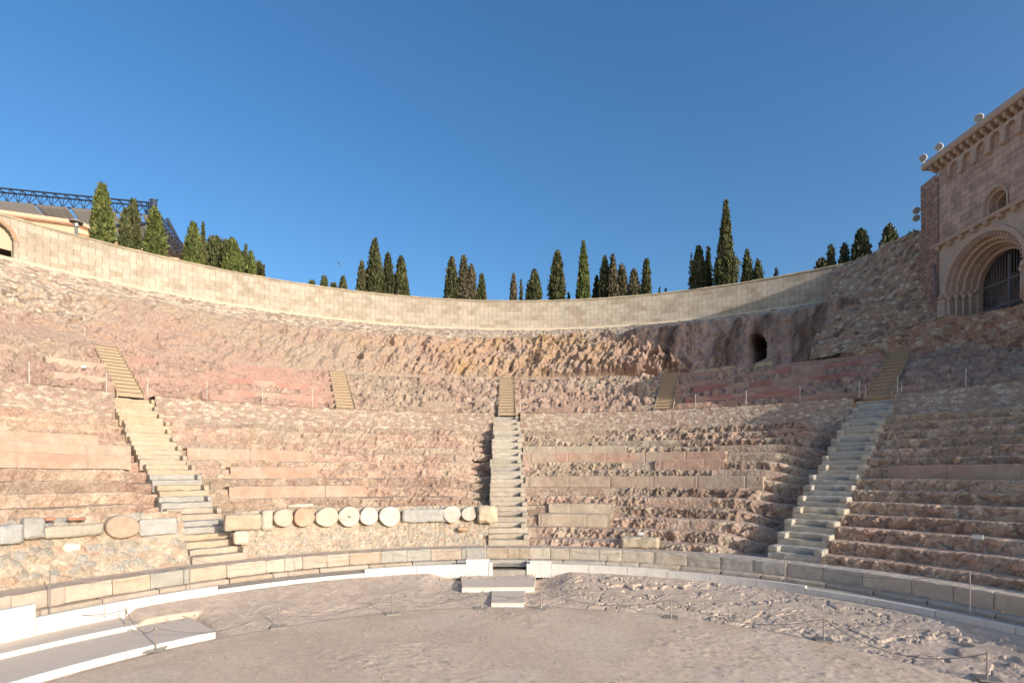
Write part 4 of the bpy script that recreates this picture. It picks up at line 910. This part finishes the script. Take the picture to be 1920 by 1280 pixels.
for k, (x, y, z) in enumerate(low):
    p = gpt(x, y, z); e = empty('chain_post', p); tag(e, 'low steel chain post with square foot '+where[k], 'post', 'low chain posts on the orchestra floor'); bpy.context.view_layer.update()
    h = .50; b = MB(); b.tube([p+Vector((0, 0, .02)), p+Vector((0, 0, h))], .017, 10); b.build('pole', STEEL, e)
    b = MB(); b.box(p+Vector((0, 0, .0125)), (.36, .36, .025), rz=.35 if k < 5 else -.3); b.build('foot_plate', STEEL, e)
    b = MB(); b.tube([p+Vector((math.cos(a)*.022+.035, 0, h-.03+math.sin(a)*.022)) for a in np.linspace(0, 2*math.pi, 9)], .005, 5); b.build('eyelet', STEEL, e)
    tops.append(p+Vector((0, 0, h-.03)))
for k in range(len(tops)-1):
    sg = (.22, .28, .30, .26, .24, .16, .26, .34, .40)[k]
    b = MB(); b.tube(catenary(tops[k], tops[k+1], sg), .008, 6, False); tag(b.build('chain', CHAIN), 'sagging chain between the %s and %s low posts along the orchestra floor' % (ordn[k], ordn[k+1]), 'chain', 'chains between the low posts')
up = [(93.5, 1139, 67), (356, 1102, 58), (551.6, 1087, 57), (737.2, 1065, 48), (909, 1056, 42), (1019.5, 1056, 40), (1226, 1065.5, 42), (1471.4, 1093, 48), (1818.7, 1147, 75)]
uw = ['behind the left end of the white kerb', 'in front of the foot of the left stair', 'behind the low left kerb stretch', 'behind the raised left kerb', 'beside the tall block left of the entrance', 'right of the tall block at the entrance', 'behind the kerb right of centre', 'behind the kerb left of the right stair', 'at the far right behind the kerb']
ut = []
for k, (x, y, hp) in enumerate(up):
    u = (x-960)/FPX; Yd = ring_depth(u, KR+.12, KC); p = Vector((u*Yd, Yd, -3.25)); h = max(.6, -3.25*-1+(HOR-(y-hp))/FPX*Yd)
    e = empty('tall_chain_post', p); tag(e, 'thin tall chain post '+uw[k], 'post', 'tall chain posts behind the white kerb'); bpy.context.view_layer.update()
    b = MB(); b.tube([p, p+Vector((0, 0, h))], .014, 8); b.build('pole', STEEL, e); b = MB(); b.tube([p+Vector((0, 0, h)), p+Vector((0, 0, h+.03))], .02, 8); b.build('cap', STEEL, e); ut.append(p+Vector((0, 0, h-.03)))
for k in range(len(ut)-1):
    if k == 4: continue
    b = MB(); b.tube(catenary(ut[k], ut[k+1], .32), .006, 6, False); tag(b.build('chain', CHAIN), 'thin chain between the %s and %s tall posts behind the kerb' % (ordn[k], ordn[k+1]), 'chain', 'chains between the tall posts')
wp = [(54.5, 678, 721, 'w'), (200, 698, 735, 'w'), (277, 708, 740, 'w'), (388, 715, 747, 'w'), (492, 729, 762, 'w'), (586, 731, 764, 'w'), (924, 747, 775, 'w'), (976, 747, 775, 'w'), (1304, 739, 770, 'w'), (1399, 732, 764, 'w'), (1500, 724, 757, 'w'), (1611, 713.5, 750, 'w'), (1623, 724, 748, 'w'), (1683, 706, 744, 'w'), (1690, 718, 742, 'w'), (1811, 691, 730, 'w')]
wl_ = ['left of the leftmost wooden stair, by the frame edge', 'touching the left side of the leftmost wooden stair', 'just right of the leftmost wooden stair', 'on the reddish bank left of the red notch', 'in front of the red smooth stretch', 'left of the second wooden stair', 'left of the middle wooden stair', 'right of the middle wooden stair',
       'right of the fourth wooden stair', 'in the shaded walkway, left of two others', 'midway along the shaded walkway', 'tallest one at the top of the right stone stair', 'short one beside the tallest, left of the rightmost stair', 'leaning against the rightmost wooden stair', 'short one right of the rightmost wooden stair', 'alone on the shaded rows at far right']
wt = []
for k, (x, y0, y1, _) in enumerate(wp):
    u = (x-960)/FPX; Yd = ring_depth(u, 24.15, (CX, CY)); z = 3.73; p = Vector((u*Yd, Yd, z)); zt = (HOR-y0)/FPX*Yd
    b = MB(); b.tube([(0, 0, 0), (0, 0, zt-z-.03)], .016, 8); b.tube([(0, 0, zt-z-.03), (0, 0, zt-z)], .028, 8)
    b.tube([(0, 0, 0), (0, 0, .02)], .06, 10); o = b.build('rope_post', WHITEP); o.location = p; tag(o, 'slim white rope post '+wl_[k], 'post', 'white rope posts on the upper walkway'); wt.append(Vector((p.x, p.y, zt-.03)))
for a, b_, lb in ((0, 1, 'pale rope between the two posts left of the leftmost wooden stair'), (2, 3, 'pale rope across the reddish bank right of the leftmost wooden stair'), (4, 5, 'rope in front of the red stretch left of the second wooden stair'), (8, 9, 'rope right of the fourth wooden stair in shade'), (9, 10, 'middle rope of the shaded walkway'), (10, 11, 'rope reaching the top of the right stone stair')):
    b = MB(); b.tube(catenary(wt[a], wt[b_], .35, 18), .007, 6, False); tag(b.build('rope', ROPE), lb, 'rope', 'ropes on the upper walkway')
hp = []
for x, y0, y1, lb in ((25, 594, 623, 'nearest the left edge'), (159, 615, 641, 'middle one'), (221, 626, 653, 'right one, above the leftmost wooden stair')):
    u = (x-960)/FPX; Yd = ring_depth(u, 31.6, (CX, CY)); z = (HOR-y1)/FPX*Yd-.1; h = (y1-y0)/FPX*Yd+.1
    b = MB(); b.tube([(0, 0, -.2), (0, 0, h)], .017, 8); b.tube([(0, 0, h), (0, 0, h+.03)], .032, 8); o = b.build('rope_post', WHITEP); o.location = (u*Yd, Yd, z); tag(o, 'white rope post high on the left rubble slope, '+lb, 'post', 'white rope posts on the rubble slope'); hp.append(Vector((u*Yd, Yd, z+h-.05)))
b = MB(); b.tube(catenary(hp[0], hp[1], .3, 18), .007, 6, False); tag(b.build('rope', ROPE), 'rope between posts high on the left rubble slope', 'rope')

# small signs
def sign(x, y, w_, h_, R, zoff, label):
    u = (x-960)/FPX; Yd = ring_depth(u, R, (CX, CY)); th = math.atan2(u*Yd, Yd-CY); z = (HOR-y)/FPX*Yd; W, H_ = w_*Yd/FPX, h_*Yd/FPX
    p = Vector((u*Yd, Yd, z)); e = empty('sign', p); tag(e, label, 'sign', 'small blank looking site signs'); bpy.context.view_layer.update()
    M = Matrix.Rotation(-th, 3, 'Z')@Matrix.Rotation(math.radians(-20), 3, 'X'); b = MB(); b.box(p, (W, .02, H_), M); b.build('plate', SIGN, e)
    b = MB(); b.tube([p+Vector((0, .02, 0)), p+Vector((0, .04, -H_/2-.15))], .012, 6); b.build('stake', GATE, e)
sign(1202, 1000, 10, 6, 12.9, 0, 'small pale sign standing behind the large tan block')
sign(1833, 1006, 17, 8, 13.6, 0, 'small white sign on the seating at far right')
sign(157, 687, 8, 5, 27.0, 0, 'tiny cream sign on the bank left of the leftmost wooden stair')
sign(1780, 711, 9, 4, 27, 0, 'tiny white sign on the shaded rows at right')
# timber edging at the cliff foot
for k, (x0, x1, R, lb) in enumerate(((1301, 1326, 30.6, 'short timber edging board by the fourth wooden stair'), (1327, 1350, 30.75, 'second timber edging board from the fourth wooden stair'), (1352, 1381, 30.8, 'third timber edging board, below the shaded cliff'), (1416, 1450, 30.9, 'longest timber edging board below the cave'))):
    t0, t1 = theta_of(x0, R), theta_of(x1, R); tm = (t0+t1)/2; o = rough_part('timber_board', [(-(t1-t0)*R/2, (t1-t0)*R/2, -.35, .1, 0, .30)], (CX+R*math.sin(tm), CY+R*math.cos(tm), 6.75+k*.06), tm, WOODL, None, (.5, .4, .2), amp=.01, cell=.15); tag(o, lb, 'timber board', 'timber edging boards')

# ------------------------------------------------------------------ trees
def leafmat(name, c1, c2):
    m = mat(name, attr=True, rough=.75, var=.35, nscale=2.0, bump=0, spec=.2); return m
LEAF = leafmat('cypress_leaf', None, None)
def crown_mesh(prof, H, z0, seed, cols, n, size, lean=0, lump=.18, spread=1.0):
    """prof(t)->radius; leaves on and below a lumpy surface"""
    rn = np.random.RandomState(seed); t = rn.rand(n*3); rmax = max(prof(np.linspace(0, 1, 50)))
    keep = rn.rand(n*3) < (prof(t)/rmax)*.9+.12; t = t[keep][:n]; n = len(t); a = rn.rand(n)*2*np.pi
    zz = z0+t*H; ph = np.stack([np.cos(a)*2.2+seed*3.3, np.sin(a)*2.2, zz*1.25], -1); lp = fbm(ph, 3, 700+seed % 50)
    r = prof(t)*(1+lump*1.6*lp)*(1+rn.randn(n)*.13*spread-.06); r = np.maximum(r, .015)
    C = np.stack([np.cos(a)*r+lean*t*H, np.sin(a)*r, zz], -1)
    up = np.stack([np.cos(a)*.35, np.sin(a)*.35, np.ones(n)], -1)+rn.randn(n, 3)*.33; up /= np.linalg.norm(up, axis=1, keepdims=True)
    side = np.cross(up, rn.randn(n, 3)); side /= np.linalg.norm(side, axis=1, keepdims=True)+1e-9; s = size*(.6+.8*rn.rand(n))[:, None]
    V = np.stack([C-side*s*.30, C+side*s*.30, C+side*s*.12+up*s, C-side*s*.12+up*s*1.05], 1).reshape(-1, 3)
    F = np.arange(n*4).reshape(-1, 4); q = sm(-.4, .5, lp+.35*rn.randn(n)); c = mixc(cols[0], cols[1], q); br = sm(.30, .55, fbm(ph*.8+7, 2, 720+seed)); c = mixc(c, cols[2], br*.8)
    c = np.repeat(c, 4, 0)
    # inner core so that the crown is dense
    nt_, na = 40, 20; T_, A_ = np.meshgrid(np.linspace(0, 1, nt_), np.linspace(0, 2*np.pi, na, endpoint=False), indexing='ij')
    ZZ = z0+T_*H; lp2 = fbm(np.stack([np.cos(A_)*2.2+seed*3.3, np.sin(A_)*2.2, ZZ*1.25], -1), 3, 700+seed % 50); RR = np.maximum(prof(T_), .0)*.80*(1+lump*1.6*lp2)
    K = np.stack([np.cos(A_)*RR+lean*T_*H, np.sin(A_)*RR, ZZ], -1).reshape(-1, 3); FK = []
    for i in range(nt_-1):
        for j in range(na): FK.append((i*na+j, i*na+(j+1) % na, (i+1)*na+(j+1) % na, (i+1)*na+j))
    FK = np.array(FK)+len(V); V = np.concatenate([V, K]); F = np.concatenate([F, FK]); c = np.concatenate([c, np.broadcast_to(np.array(cols[0])*.9, (len(K), 3))])
    return V, F, c
GRN = [(.055, .062, .024), (.115, .118, .048), (.17, .13, .075)]; BRT = [(.07, .09, .025), (.155, .175, .05), (.21, .20, .075)]; DRK = [(.04, .048, .02), (.08, .082, .036), (.12, .095, .055)]; BRN = [(.08, .072, .038), (.15, .125, .075), (.21, .15, .10)]
def cyp(x, ytop, wpx, label, seed, pal=GRN, off=4.0, shape='col', sparse=0):
    u = (x-960)/FPX; Yd = ring_depth(u, WR+off, WC); zb = 13.15; zt = (HOR-ytop)/FPX*Yd; H = zt-zb-.25; r = wpx/2*Yd/FPX/math.sqrt(1+u*u)*.95
    def prof(t):
        t = np.asarray(t, float)
        if shape == 'col': return r*np.clip(np.minimum(1, (t/.12)**.5*.25+.78)*np.clip((1-t)/.45, 0, 1)**.55, 0, 1)
        if shape == 'cone': return r*np.clip(.25+t*8, 0, 1)*np.clip(1-t, 0, 1)**.75
        if shape == 'spire': return r*np.clip(.6+t*4, 0, 1)*np.where(t < .55, 1-.25*t, np.clip(.8625*((1-t)/.45)**.9*.62+.05, 0, 1))*np.where((t > .45) & (t < .55), 1-(t-.45)*3.5, 1)*np.clip((1-t)/.04, 0, 1)
        return r*np.sin(np.clip(t*.92+.08, 0, 1)*np.pi)**.5
    name = 'cypress_tree' if shape != 'round' else 'broadleaf_tree'
    o = empty(name, (u*Yd, Yd, zb)); tag(o, label, 'cypress tree' if shape != 'round' else 'tree', 'cypress trees above the ring wall' if shape != 'round' else 'bushy trees above the ring wall')
    n = int(np.clip(r*H*(950 if not sparse else 220), 500, 9000)); V, F, c = crown_mesh(prof, H, .25, seed, pal, n, (.20), 0, .26 if shape != 'round' else .35, 1.0 if shape != 'round' else 2.0)
    if sparse: k = n*0+len(V)-40*20; V, F, c = V[:k], F[F.max(1) < k], c[:k]
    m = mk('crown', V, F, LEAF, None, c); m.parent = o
    b = MB(); b.tube([(0, 0, -.1), (0, 0, .3), (0, 0, H*.75)], [.14, .12, .03], 8); tr = b.build('trunk', TRUNK); tr.parent = o
T_ = [(192, 346, 41, 'largest bright green cypress at far left, nearest the canopy', BRT, 3, 'col'), (236, 392, 24, 'left trunk of the twin green cypress between two broader ones', GRN, 3, 'col'), (250, 375, 26, 'right peak of the twin green cypress at left', GRN, 3.3, 'col'), (291, 390, 37, 'third broad green cypress from the left', BRT, 3, 'col'),
      (362, 418, 33, 'yellow green rounded cypress right of the canopy end', BRT, 3.5, 'col'), (381, 418, 14, 'needle thin cypress beside the yellow green one', GRN, 4, 'cone'), (436, 449, 38, 'broad tapering cypress among the bushy trees', BRT, 3.5, 'col'), (461, 460, 14, 'slim cypress at the right end of the left group', GRN, 4, 'cone'), (470, 473, 22, 'stubby cypress ending the left group', BRT, 4, 'col'), (494, 499, 12, 'tiny cypress tip right of the left group', GRN, 5, 'cone'),
      (608, 517, 18, 'small cypress tip alone above the wall, left of centre', GRN, 6, 'col'), (643, 519, 18, 'small pointed cypress left of the tall pair', GRN, 6, 'col'), (678, 491, 18, 'short cypress left of the tallest central left one', GRN, 5, 'col'), (689, 503, 14, 'dark cypress squeezed behind the tallest of its group', DRK, 6, 'col'), (703, 449, 27, 'tallest cypress of the group left of centre', GRN, 5, 'col'), (728, 475, 22, 'dark rounded cypress right of the tallest of its group', DRK, 5, 'col'), (752, 482, 26, 'ragged cypress at the right of the group left of centre', GRN, 5, 'col'),
      (847, 483, 25, 'dark cypress at the left of the central group', GRN, 5, 'col'), (869, 481, 22, 'brownish bare cypress in the central group', BRN, 5, 'col'), (884, 496, 18, 'brownish cypress right of the barest one', BRN, 5, 'col'), (903, 515, 16, 'short dark cypress at the right of the central group', GRN, 5, 'col'),
      (963, 514, 12, 'narrow brownish cypress just right of centre', BRN, 5, 'col'), (977, 527, 10, 'tiny thin cypress right of centre', GRN, 5, 'cone'), (989, 536, 9, 'small cypress leaning on the conical one', DRK, 6, 'cone'), (1002, 507, 27, 'conical dark green cypress right of centre', GRN, 5, 'col'), (1045, 471, 28, 'tall full cypress standing alone right of centre', GRN, 5, 'col'), (1066, 550, 6, 'tiny tip between two tall cypresses', GRN, 6, 'cone'),
      (1094, 454, 36, 'bright yellow green pointed cypress', BRT, 5, 'cone'), (1119, 518, 15, 'short dark cypress right of the bright pointed one', DRK, 6, 'col'), (1134, 482, 21, 'rounded dark cypress touching the brown one', DRK, 5, 'col'), (1149, 479, 17, 'tall brown tinged cypress between the rounded dark and ragged brown ones', BRN, 4.5, 'col'), (1166, 496, 21, 'ragged brown cypress with a pointed tip beside the tall brown tinged one', BRN, 5, 'col'), (1189, 506, 23, 'loose cypress with a gap on both sides', BRN, 5, 'col'), (1212, 486, 17, 'slim green cypress right of the loose one', GRN, 5, 'col'), (1236, 541, 6, 'left of the two tiny tips above the wall', GRN, 6, 'cone'), (1248, 541, 6, 'right of the two tiny tips above the wall', GRN, 6, 'cone'),
      (1310, 463, 28, 'broad cypress left of the tallest spire', GRN, 5, 'col'), (1328, 465, 23, 'pointed dark cypress touching the tallest spire', DRK, 5.5, 'cone'), (1361, 377, 44, 'tallest cypress with a long spire tip', GRN, 4, 'spire'), (1401, 471, 20, 'rounded cypress right of the tallest spire', GRN, 5, 'col'), (1421, 490, 21, 'conical cypress second right of the tallest spire', GRN, 5, 'col'),
      (1558, 460, 16, 'slim cypress at the left of the group by the buttress', GRN, 4, 'col'), (1583, 457, 21, 'rounded cypress of the group by the buttress', GRN, 4, 'col'), (1614, 431, 36, 'broad conical dark cypress by the buttress', DRK, 4, 'col'), (1667, 423, 37, 'broad rounded cypress nearest the church', GRN, 4, 'col')]
for k, (x, y, w_, lb, pal, off, sh) in enumerate(T_): cyp(x, y, w_, lb, 11+k*7, pal, off, sh)
cyp(1455, 502, 18, 'small sparse cypress above the shaded ring wall', 901, BRN, 5, 'cone', sparse=1)
cyp(1296, 474, 14, 'dead looking bare thin tree left of the broad cypress', 902, BRN, 5, 'cone', sparse=1)
for x, y, w_, lb in ((404, 446, 46, 'round grey green tree behind the needle thin cypress'), (424, 452, 30, 'round tree left of the broad tapering cypress'), (456, 474, 30, 'low round tree behind the left group'), (484, 492, 26, 'low bush ending the left group'), (585, 528, 18, 'low dark shrub top just above the wall, left of centre'), (626, 532, 16, 'low shrub between two small cypress tips'), (1540, 487, 30, 'low round bush left of the buttress group'), (1442, 526, 22, 'low bush between the conical cypress and sparse one'), (1712, 436, 42, 'dense bush against the church corner')):
    cyp(x, y, w_, lb, int(x), GRN, 6 if x < 1700 else 3, 'round')

# ------------------------------------------------------------------ people at the wall (only heads and shoulders clear it)
SKIN = mat('skin', (.52, .32, .23), rough=.6, var=.05, bump=0)
def person(x, label, shirt, hair, off=.95, top=.22, seed=0, hat=False):
    u = (x-960)/FPX; Yd = ring_depth(u, WR+off, WC); zb = 13.15; H = WZ1+.13+top-zb; s = H/1.75; e = empty('person', (u*Yd, Yd, zb)); tag(e, label, 'person', 'people looking over the ring wall')
    J = {'pel': (0, 0, .95, .15), 'abd': (0, 0, 1.12, .14), 'ch': (0, 0, 1.30, .165), 'nk': (0, 0, 1.46, .06), 'hd': (0, -.01, 1.57, .085), 'tp': (0, 0, 1.67, .085), 'fa': (0, -.06, 1.55, .065)}
    E_ = [('pel', 'abd'), ('abd', 'ch'), ('ch', 'nk'), ('nk', 'hd'), ('hd', 'tp'), ('hd', 'fa')]
    for g_, t in (('l', -1), ('r', 1)):
        J.update({g_+'s': (t*.19, 0, 1.40, .06), g_+'e': (t*.25, -.12, 1.18, .045), g_+'w': (t*.16, -.36, 1.22, .032), g_+'n': (t*.14, -.44, 1.22, .03), g_+'h': (t*.1, 0, .90, .10), g_+'k': (t*.11, -.02, .48, .065), g_+'a': (t*.11, .02, .08, .045), g_+'f': (t*.12, -.16, .03, .035)})
        E_ += [('ch', g_+'s'), (g_+'s', g_+'e'), (g_+'e', g_+'w'), (g_+'w', g_+'n'), ('pel', g_+'h'), (g_+'h', g_+'k'), (g_+'k', g_+'a'), (g_+'a', g_+'f')]
    keys = list(J); me = bpy.data.meshes.new('body'); me.from_pydata([Vector(J[k][:3])*s for k in keys], [(keys.index(a), keys.index(b)) for a, b in E_], [])
    me.materials.append(SKIN); o = bpy.data.objects.new('body', me); COL.objects.link(o); o.parent = e
    md = o.modifiers.new('skin', 'SKIN'); me.skin_vertices[0].data[0].use_root = True
    for k, kk in enumerate(keys): r = J[kk][3]*s; me.skin_vertices[0].data[k].radius = (r, r)
    sb = o.modifiers.new('sub', 'SUBSURF'); sb.levels = sb.render_levels = 2
    def shell(nm, z0, z1, rx, ry, m, yo=0, n=14):
        b = MB(); V = []; F = []; q = 7
        for i in range(q):
            t = i/(q-1); z = z0+(z1-z0)*t; k = math.sqrt(max(.03, 1-(t*1.0)**3)) if nm != 'shirt' else 1-.25*t**3
            V += [(math.cos(a)*rx*k*s, yo*s+math.sin(a)*ry*k*s, z*s) for a in [2*math.pi*j/n for j in range(n)]]
        for i in range(q-1): F += [(i*n+j, i*n+(j+1) % n, (i+1)*n+(j+1) % n, (i+1)*n+j) for j in range(n)]
        F.append(tuple((q-1)*n+j for j in range(n))); b.add(V, F); oo = b.build(nm, m, None, True); oo.parent = e
    shell('shirt', .92, 1.43, .215, .175, mat('cloth_%d' % seed, shirt, var=.05, bump=0)); shell('hair', 1.60, 1.765, .112, .118, mat('hair_%d' % seed, hair, var=.1, bump=0), .02)
    if hat: shell('hat', 1.68, 1.80, .12, .125, WHITEP, 0); b = MB(); b.tube([(0, 0, 1.685*s), (0, 0, 1.70*s)], .2*s, 16); h = b.build('hat_brim', WHITEP); h.parent = e
for a in ((827, 'person in a white sun hat looking over the wall left of centre', (.7, .7, .68), (.6, .58, .55), .95, .10, 1, True), (868, 'person in a pink top at the wall among the central cypresses', (.6, .35, .3), (.12, .07, .04), .95, .12, 2), (961, 'dark haired person at the wall just right of centre', (.5, .35, .28), (.03, .02, .02), .95, .06, 3),
          (402, 'person with reddish hair at the wall left of the broad tapering cypress', (.5, .3, .25), (.3, .1, .05), .95, .16, 4), (443, 'person in white at the wall under the broad tapering cypress', (.75, .75, .75), (.5, .5, .48), .95, .10, 5),
          (1632, 'left person of the pair at the wall near the buttress', (.35, .22, .2), (.05, .03, .02), .95, .14, 6), (1638, 'right person of the pair at the wall near the buttress', (.5, .35, .3), (.1, .06, .04), 1.0, .12, 7), (268, 'person standing at the wall between the leftmost cypresses', (.45, .2, .15), (.06, .03, .02), .95, .2, 8)): person(*a)

# ------------------------------------------------------------------ bird
b = MB(); bd = Vector(((637-960)/1000*60, 60, (891-495)/1000*60))
b.tube([(-.26, 0, .14), (-.1, 0, .05), (.12, 0, -.06), (.26, 0, -.15)], [.01, .045, .04, .012], 8); b.add([(-.05, 0, .03), (.1, 0, 0), (-.10, .4, .06), (-.2, .45, .06)], [(0, 1, 2, 3)]); b.add([(-.05, 0, .03), (.1, 0, 0), (-.10, -.4, .06), (-.2, -.45, .06)], [(0, 1, 2, 3)])
o = b.build('bird', LAMPG); o.location = bd; tag(o, 'small gull flying in the blue sky left of centre', 'bird')

# ------------------------------------------------------------------ building and canopy behind the wall at left
def left_building():
    e = empty('rendered_building', (-42, 45, 13)); tag(e, 'peach rendered building behind the ring wall at left', 'building'); bpy.context.view_layer.update()
    def pt(x, y, z): Yd = z*FPX/(HOR-y); return ((x-960)/FPX*Yd, Yd)
    a = (-60, 38.0); b_ = pt(147, 417, 22); c = (b_[0]+.2, b_[1]+.8)
    m = MB(); m.prism([a, b_, c, (c[0]-4, 60), (-75, 60)], 'z', 13, 21.8); m.build('wall', PEACH, e)
    d = pt(345, 487, 21.0); c2 = pt(152, 436, 21.0)
    m = MB(); m.prism([(c2[0]-1, c2[1]+.2), c2, d, (d[0], 62), (c2[0], 62)], 'z', 12, 20.85); m.build('low_wall', PEACH, e)
    for p, q, z in ((a, b_, 21.8), (b_, c, 21.8), (c2, d, 20.85)):
        m = MB(); P_, Q = Vector((*p, 0)), Vector((*q, 0)); L = (Q-P_).length; m.box(((P_+Q)/2+Vector((0, 0, z+.12))), (L+.5, .5, .3), rz=math.atan2(Q.y-P_.y, Q.x-P_.x)); m.build('coping', PEACH, e)
        m = MB(); m.box(((P_+Q)/2+Vector((0, -.27, z-.12))), (L+.2, .12, .08), rz=math.atan2(Q.y-P_.y, Q.x-P_.x)); m.build('trim', TRIM, e)
left_building()
def canopy():
    e = empty('canopy', (-36, 50, 13)); tag(e, 'grey canvas canopy slung from a dark lattice truss at upper left', 'canopy'); bpy.context.view_layer.update()
    def pt(x, y, z): Yd = z*FPX/(HOR-y); return Vector(((x-960)/FPX*Yd, Yd, z))
    A = pt(-120, 349, 25); B = pt(288, 388, 25); C = pt(352, 470, 20.7)
    def truss(P_, Q, n, hgt, dep, nm):
        m = MB(); up_ = Vector((0, 0, 1)); d = (Q-P_).normalized(); s_ = d.cross(up_).normalized(); dn = s_.cross(d).normalized()*(-hgt)
        if dn.z > 0: dn = -dn
        top1, top2 = [P_.lerp(Q, i/n) for i in range(n+1)], [P_.lerp(Q, i/n)+s_*dep for i in range(n+1)]; bot = [P_.lerp(Q, (i+.5)/n)+dn+s_*dep/2 for i in range(n)]
        m.tube([top1[0], top1[-1]], .075, 6); m.tube([top2[0], top2[-1]], .075, 6); m.tube([bot[0], bot[-1]], .075, 6)
        for i in range(n):
            for t in (top1, top2): m.tube([t[i], bot[i]], .03, 5); m.tube([bot[i], t[i+1]], .03, 5)
            m.tube([top1[i], top2[i]], .04, 5)
        m.build(nm, IRON, e); return bot
    bt = truss(A, B, 20, 1.0, .8, 'long_truss'); bs = truss(B, C, 12, .8, .8, 'end_truss')
    m = MB(); m.tube([B-Vector((0, 0, .8)), B+Vector((0, 0, .65))], .28, 10); m.tube([B+Vector((-.4, 0, .65)), B+Vector((.4, 0, .65))], .06, 6); m.build('mast_head', IRON, e)
    for p, q in (((150, 417, 22.3), (285, 408, 22.6)), ((150, 424, 21.6), (225, 440, 21.3)), ((300, 400, 24), (338, 472, 20.9))):
        m = MB(); m.tube([pt(*p)+Vector((0, 1, 0)), pt(*q)+Vector((0, 1, 0))], .16, 8); m.build('beam', IRON, e)
    # sails: curved sheets hung from the lower chord, drawn together at the back edge of the roof
    cuts = [(-60, 62, 30, 74), (66, 126, 78, 132), (132, 176, 150, 182), (186, 216, 196, 222), (222, 262, 232, 268), (266, 300, 272, 322)]
    sails = []
    for (x0, x1, x2, x3) in cuts:
        f = lambda x: 349+(x+120)/408*39
        u = np.linspace(0, 1, 24)[:, None, None]; v = np.linspace(0, 1, 16)[None, :, None]
        a0, a1 = np.array(pt(x0, f(x0)+16, 24)), np.array(pt(x1, f(x1)+16, 24)); yb = 398 if x0 < 60 else (418 if x0 < 130 else 448 if x0 < 200 else 466)
        c0, c1 = np.array(pt(x2, yb-6 if x0 >= 0 else 392, 22.2 if x0 < 130 else 20.9)), np.array(pt(x3, yb+2+(30 if x0 > 260 else 0), 22.2 if x0 < 130 else 20.9)); c0[1] += 3; c1[1] += 3
        P = (a0*(1-u)+a1*u)*(1-v)+(c0*(1-u)+c1*u)*v; P = P-np.array([0, 0, 1])*(.55*4*v*(1-v)*.6+.5*4*u*(1-u)*v)+np.array([0, .0, .10])*np.sin(u*26)*v
        sails.append(P)
    b0 = np.array(B-Vector((0, 0, .9))); c0 = np.array(C-Vector((0, 0, .2))); d0, d1 = np.array(pt(262, 455, 21.2)), np.array(pt(338, 486, 20.6)); u = np.linspace(0, 1, 20)[:, None, None]; v = np.linspace(0, 1, 14)[None, :, None]
    sails.append((b0*(1-u)+c0*u)*(1-v)+(d0*(1-u)+d1*u)*v-np.array([0, 0, 1.2])*v*(1-v)+np.array([0, 0, .08])*np.sin(u*22)*v)
    for P in sails:
        o = sheet('sail', P, SAIL, e, None, smooth=True); md = o.modifiers.new('solid', 'SOLIDIFY'); md.thickness = .02
canopy()
p = Vector(((143-960)/1000*39, 39, 13.1)); e = empty('street_lamp', p); tag(e, 'street lamp with a flat round head in front of the peach building', 'street lamp'); bpy.context.view_layer.update()
zt = (891-411)/1000*39; b = MB(); b.tube([p, Vector((p.x, p.y, zt-.55))], [.1, .1], 10); b.build('pole', mat('grey_paint', (.2, .21, .2), var=.05, bump=0), e)
b = MB(); b.tube([(p.x, p.y, zt-.55), (p.x, p.y, zt-.25)], .16, 12); b.build('lantern', LAMPG, e); b = MB(); b.tube([(p.x, p.y, zt-.25), (p.x, p.y, zt-.18), (p.x, p.y, zt)], [.42, .42, .1], 16); b.build('lamp_head', mat('lamp_cap', (.3, .27, .24), var=.05, bump=0), e)

# loose stones on the rock ground: uncountable
def pebbles():
    rn = np.random.RandomState(4); n = 5000; VV = []; FF = []
    ico = [(0, 0, 1), (1, 0, 0), (0, 1, 0), (-1, 0, 0), (0, -1, 0), (0, 0, -1)]; fc = [(0, 1, 2), (0, 2, 3), (0, 3, 4), (0, 4, 1), (5, 2, 1), (5, 3, 2), (5, 4, 3), (5, 1, 4)]
    th = rn.uniform(-.9, 1.3, n); t = rn.rand(n)**.7; r = 9.3+(KR+1-9.3)*t; x = r*np.sin(th); y = FC[1]+r*np.cos(th)+.3
    on = rn.rand(n) < .35; rr = np.sqrt(rn.rand(n))*9; x = np.where(on, rr*np.sin(th), x); y = np.where(on, 6+rr*np.cos(th), y)
    z = np.where(on, -3.745, -3.80+.30*t); s = rn.uniform(.010, .032, n)*np.where(on, .6, 1)
    inside = np.hypot(x, y-KC[1]) < KR-.15; x, y, z, s = x[inside], y[inside], z[inside], s[inside]; n = len(x)
    V = np.array(ico)[None]*s[:, None, None]*rn.uniform(.6, 1.3, (n, 6, 1))*np.array([1.2, 1, .7])+np.stack([x, y, z+.01], -1)[:, None]
    F = np.array(fc)[None]+(np.arange(n)*6)[:, None, None]; c = np.repeat(mixc((.46, .38, .3), (.34, .28, .22), rn.rand(n)), 6, 0)
    o = mk('pebbles', V.reshape(-1, 3), F.reshape(-1, 3), STONE, None, c); tag(o, kind='stuff', label='small loose stones scattered over the rock ground and floor')
pebbles()
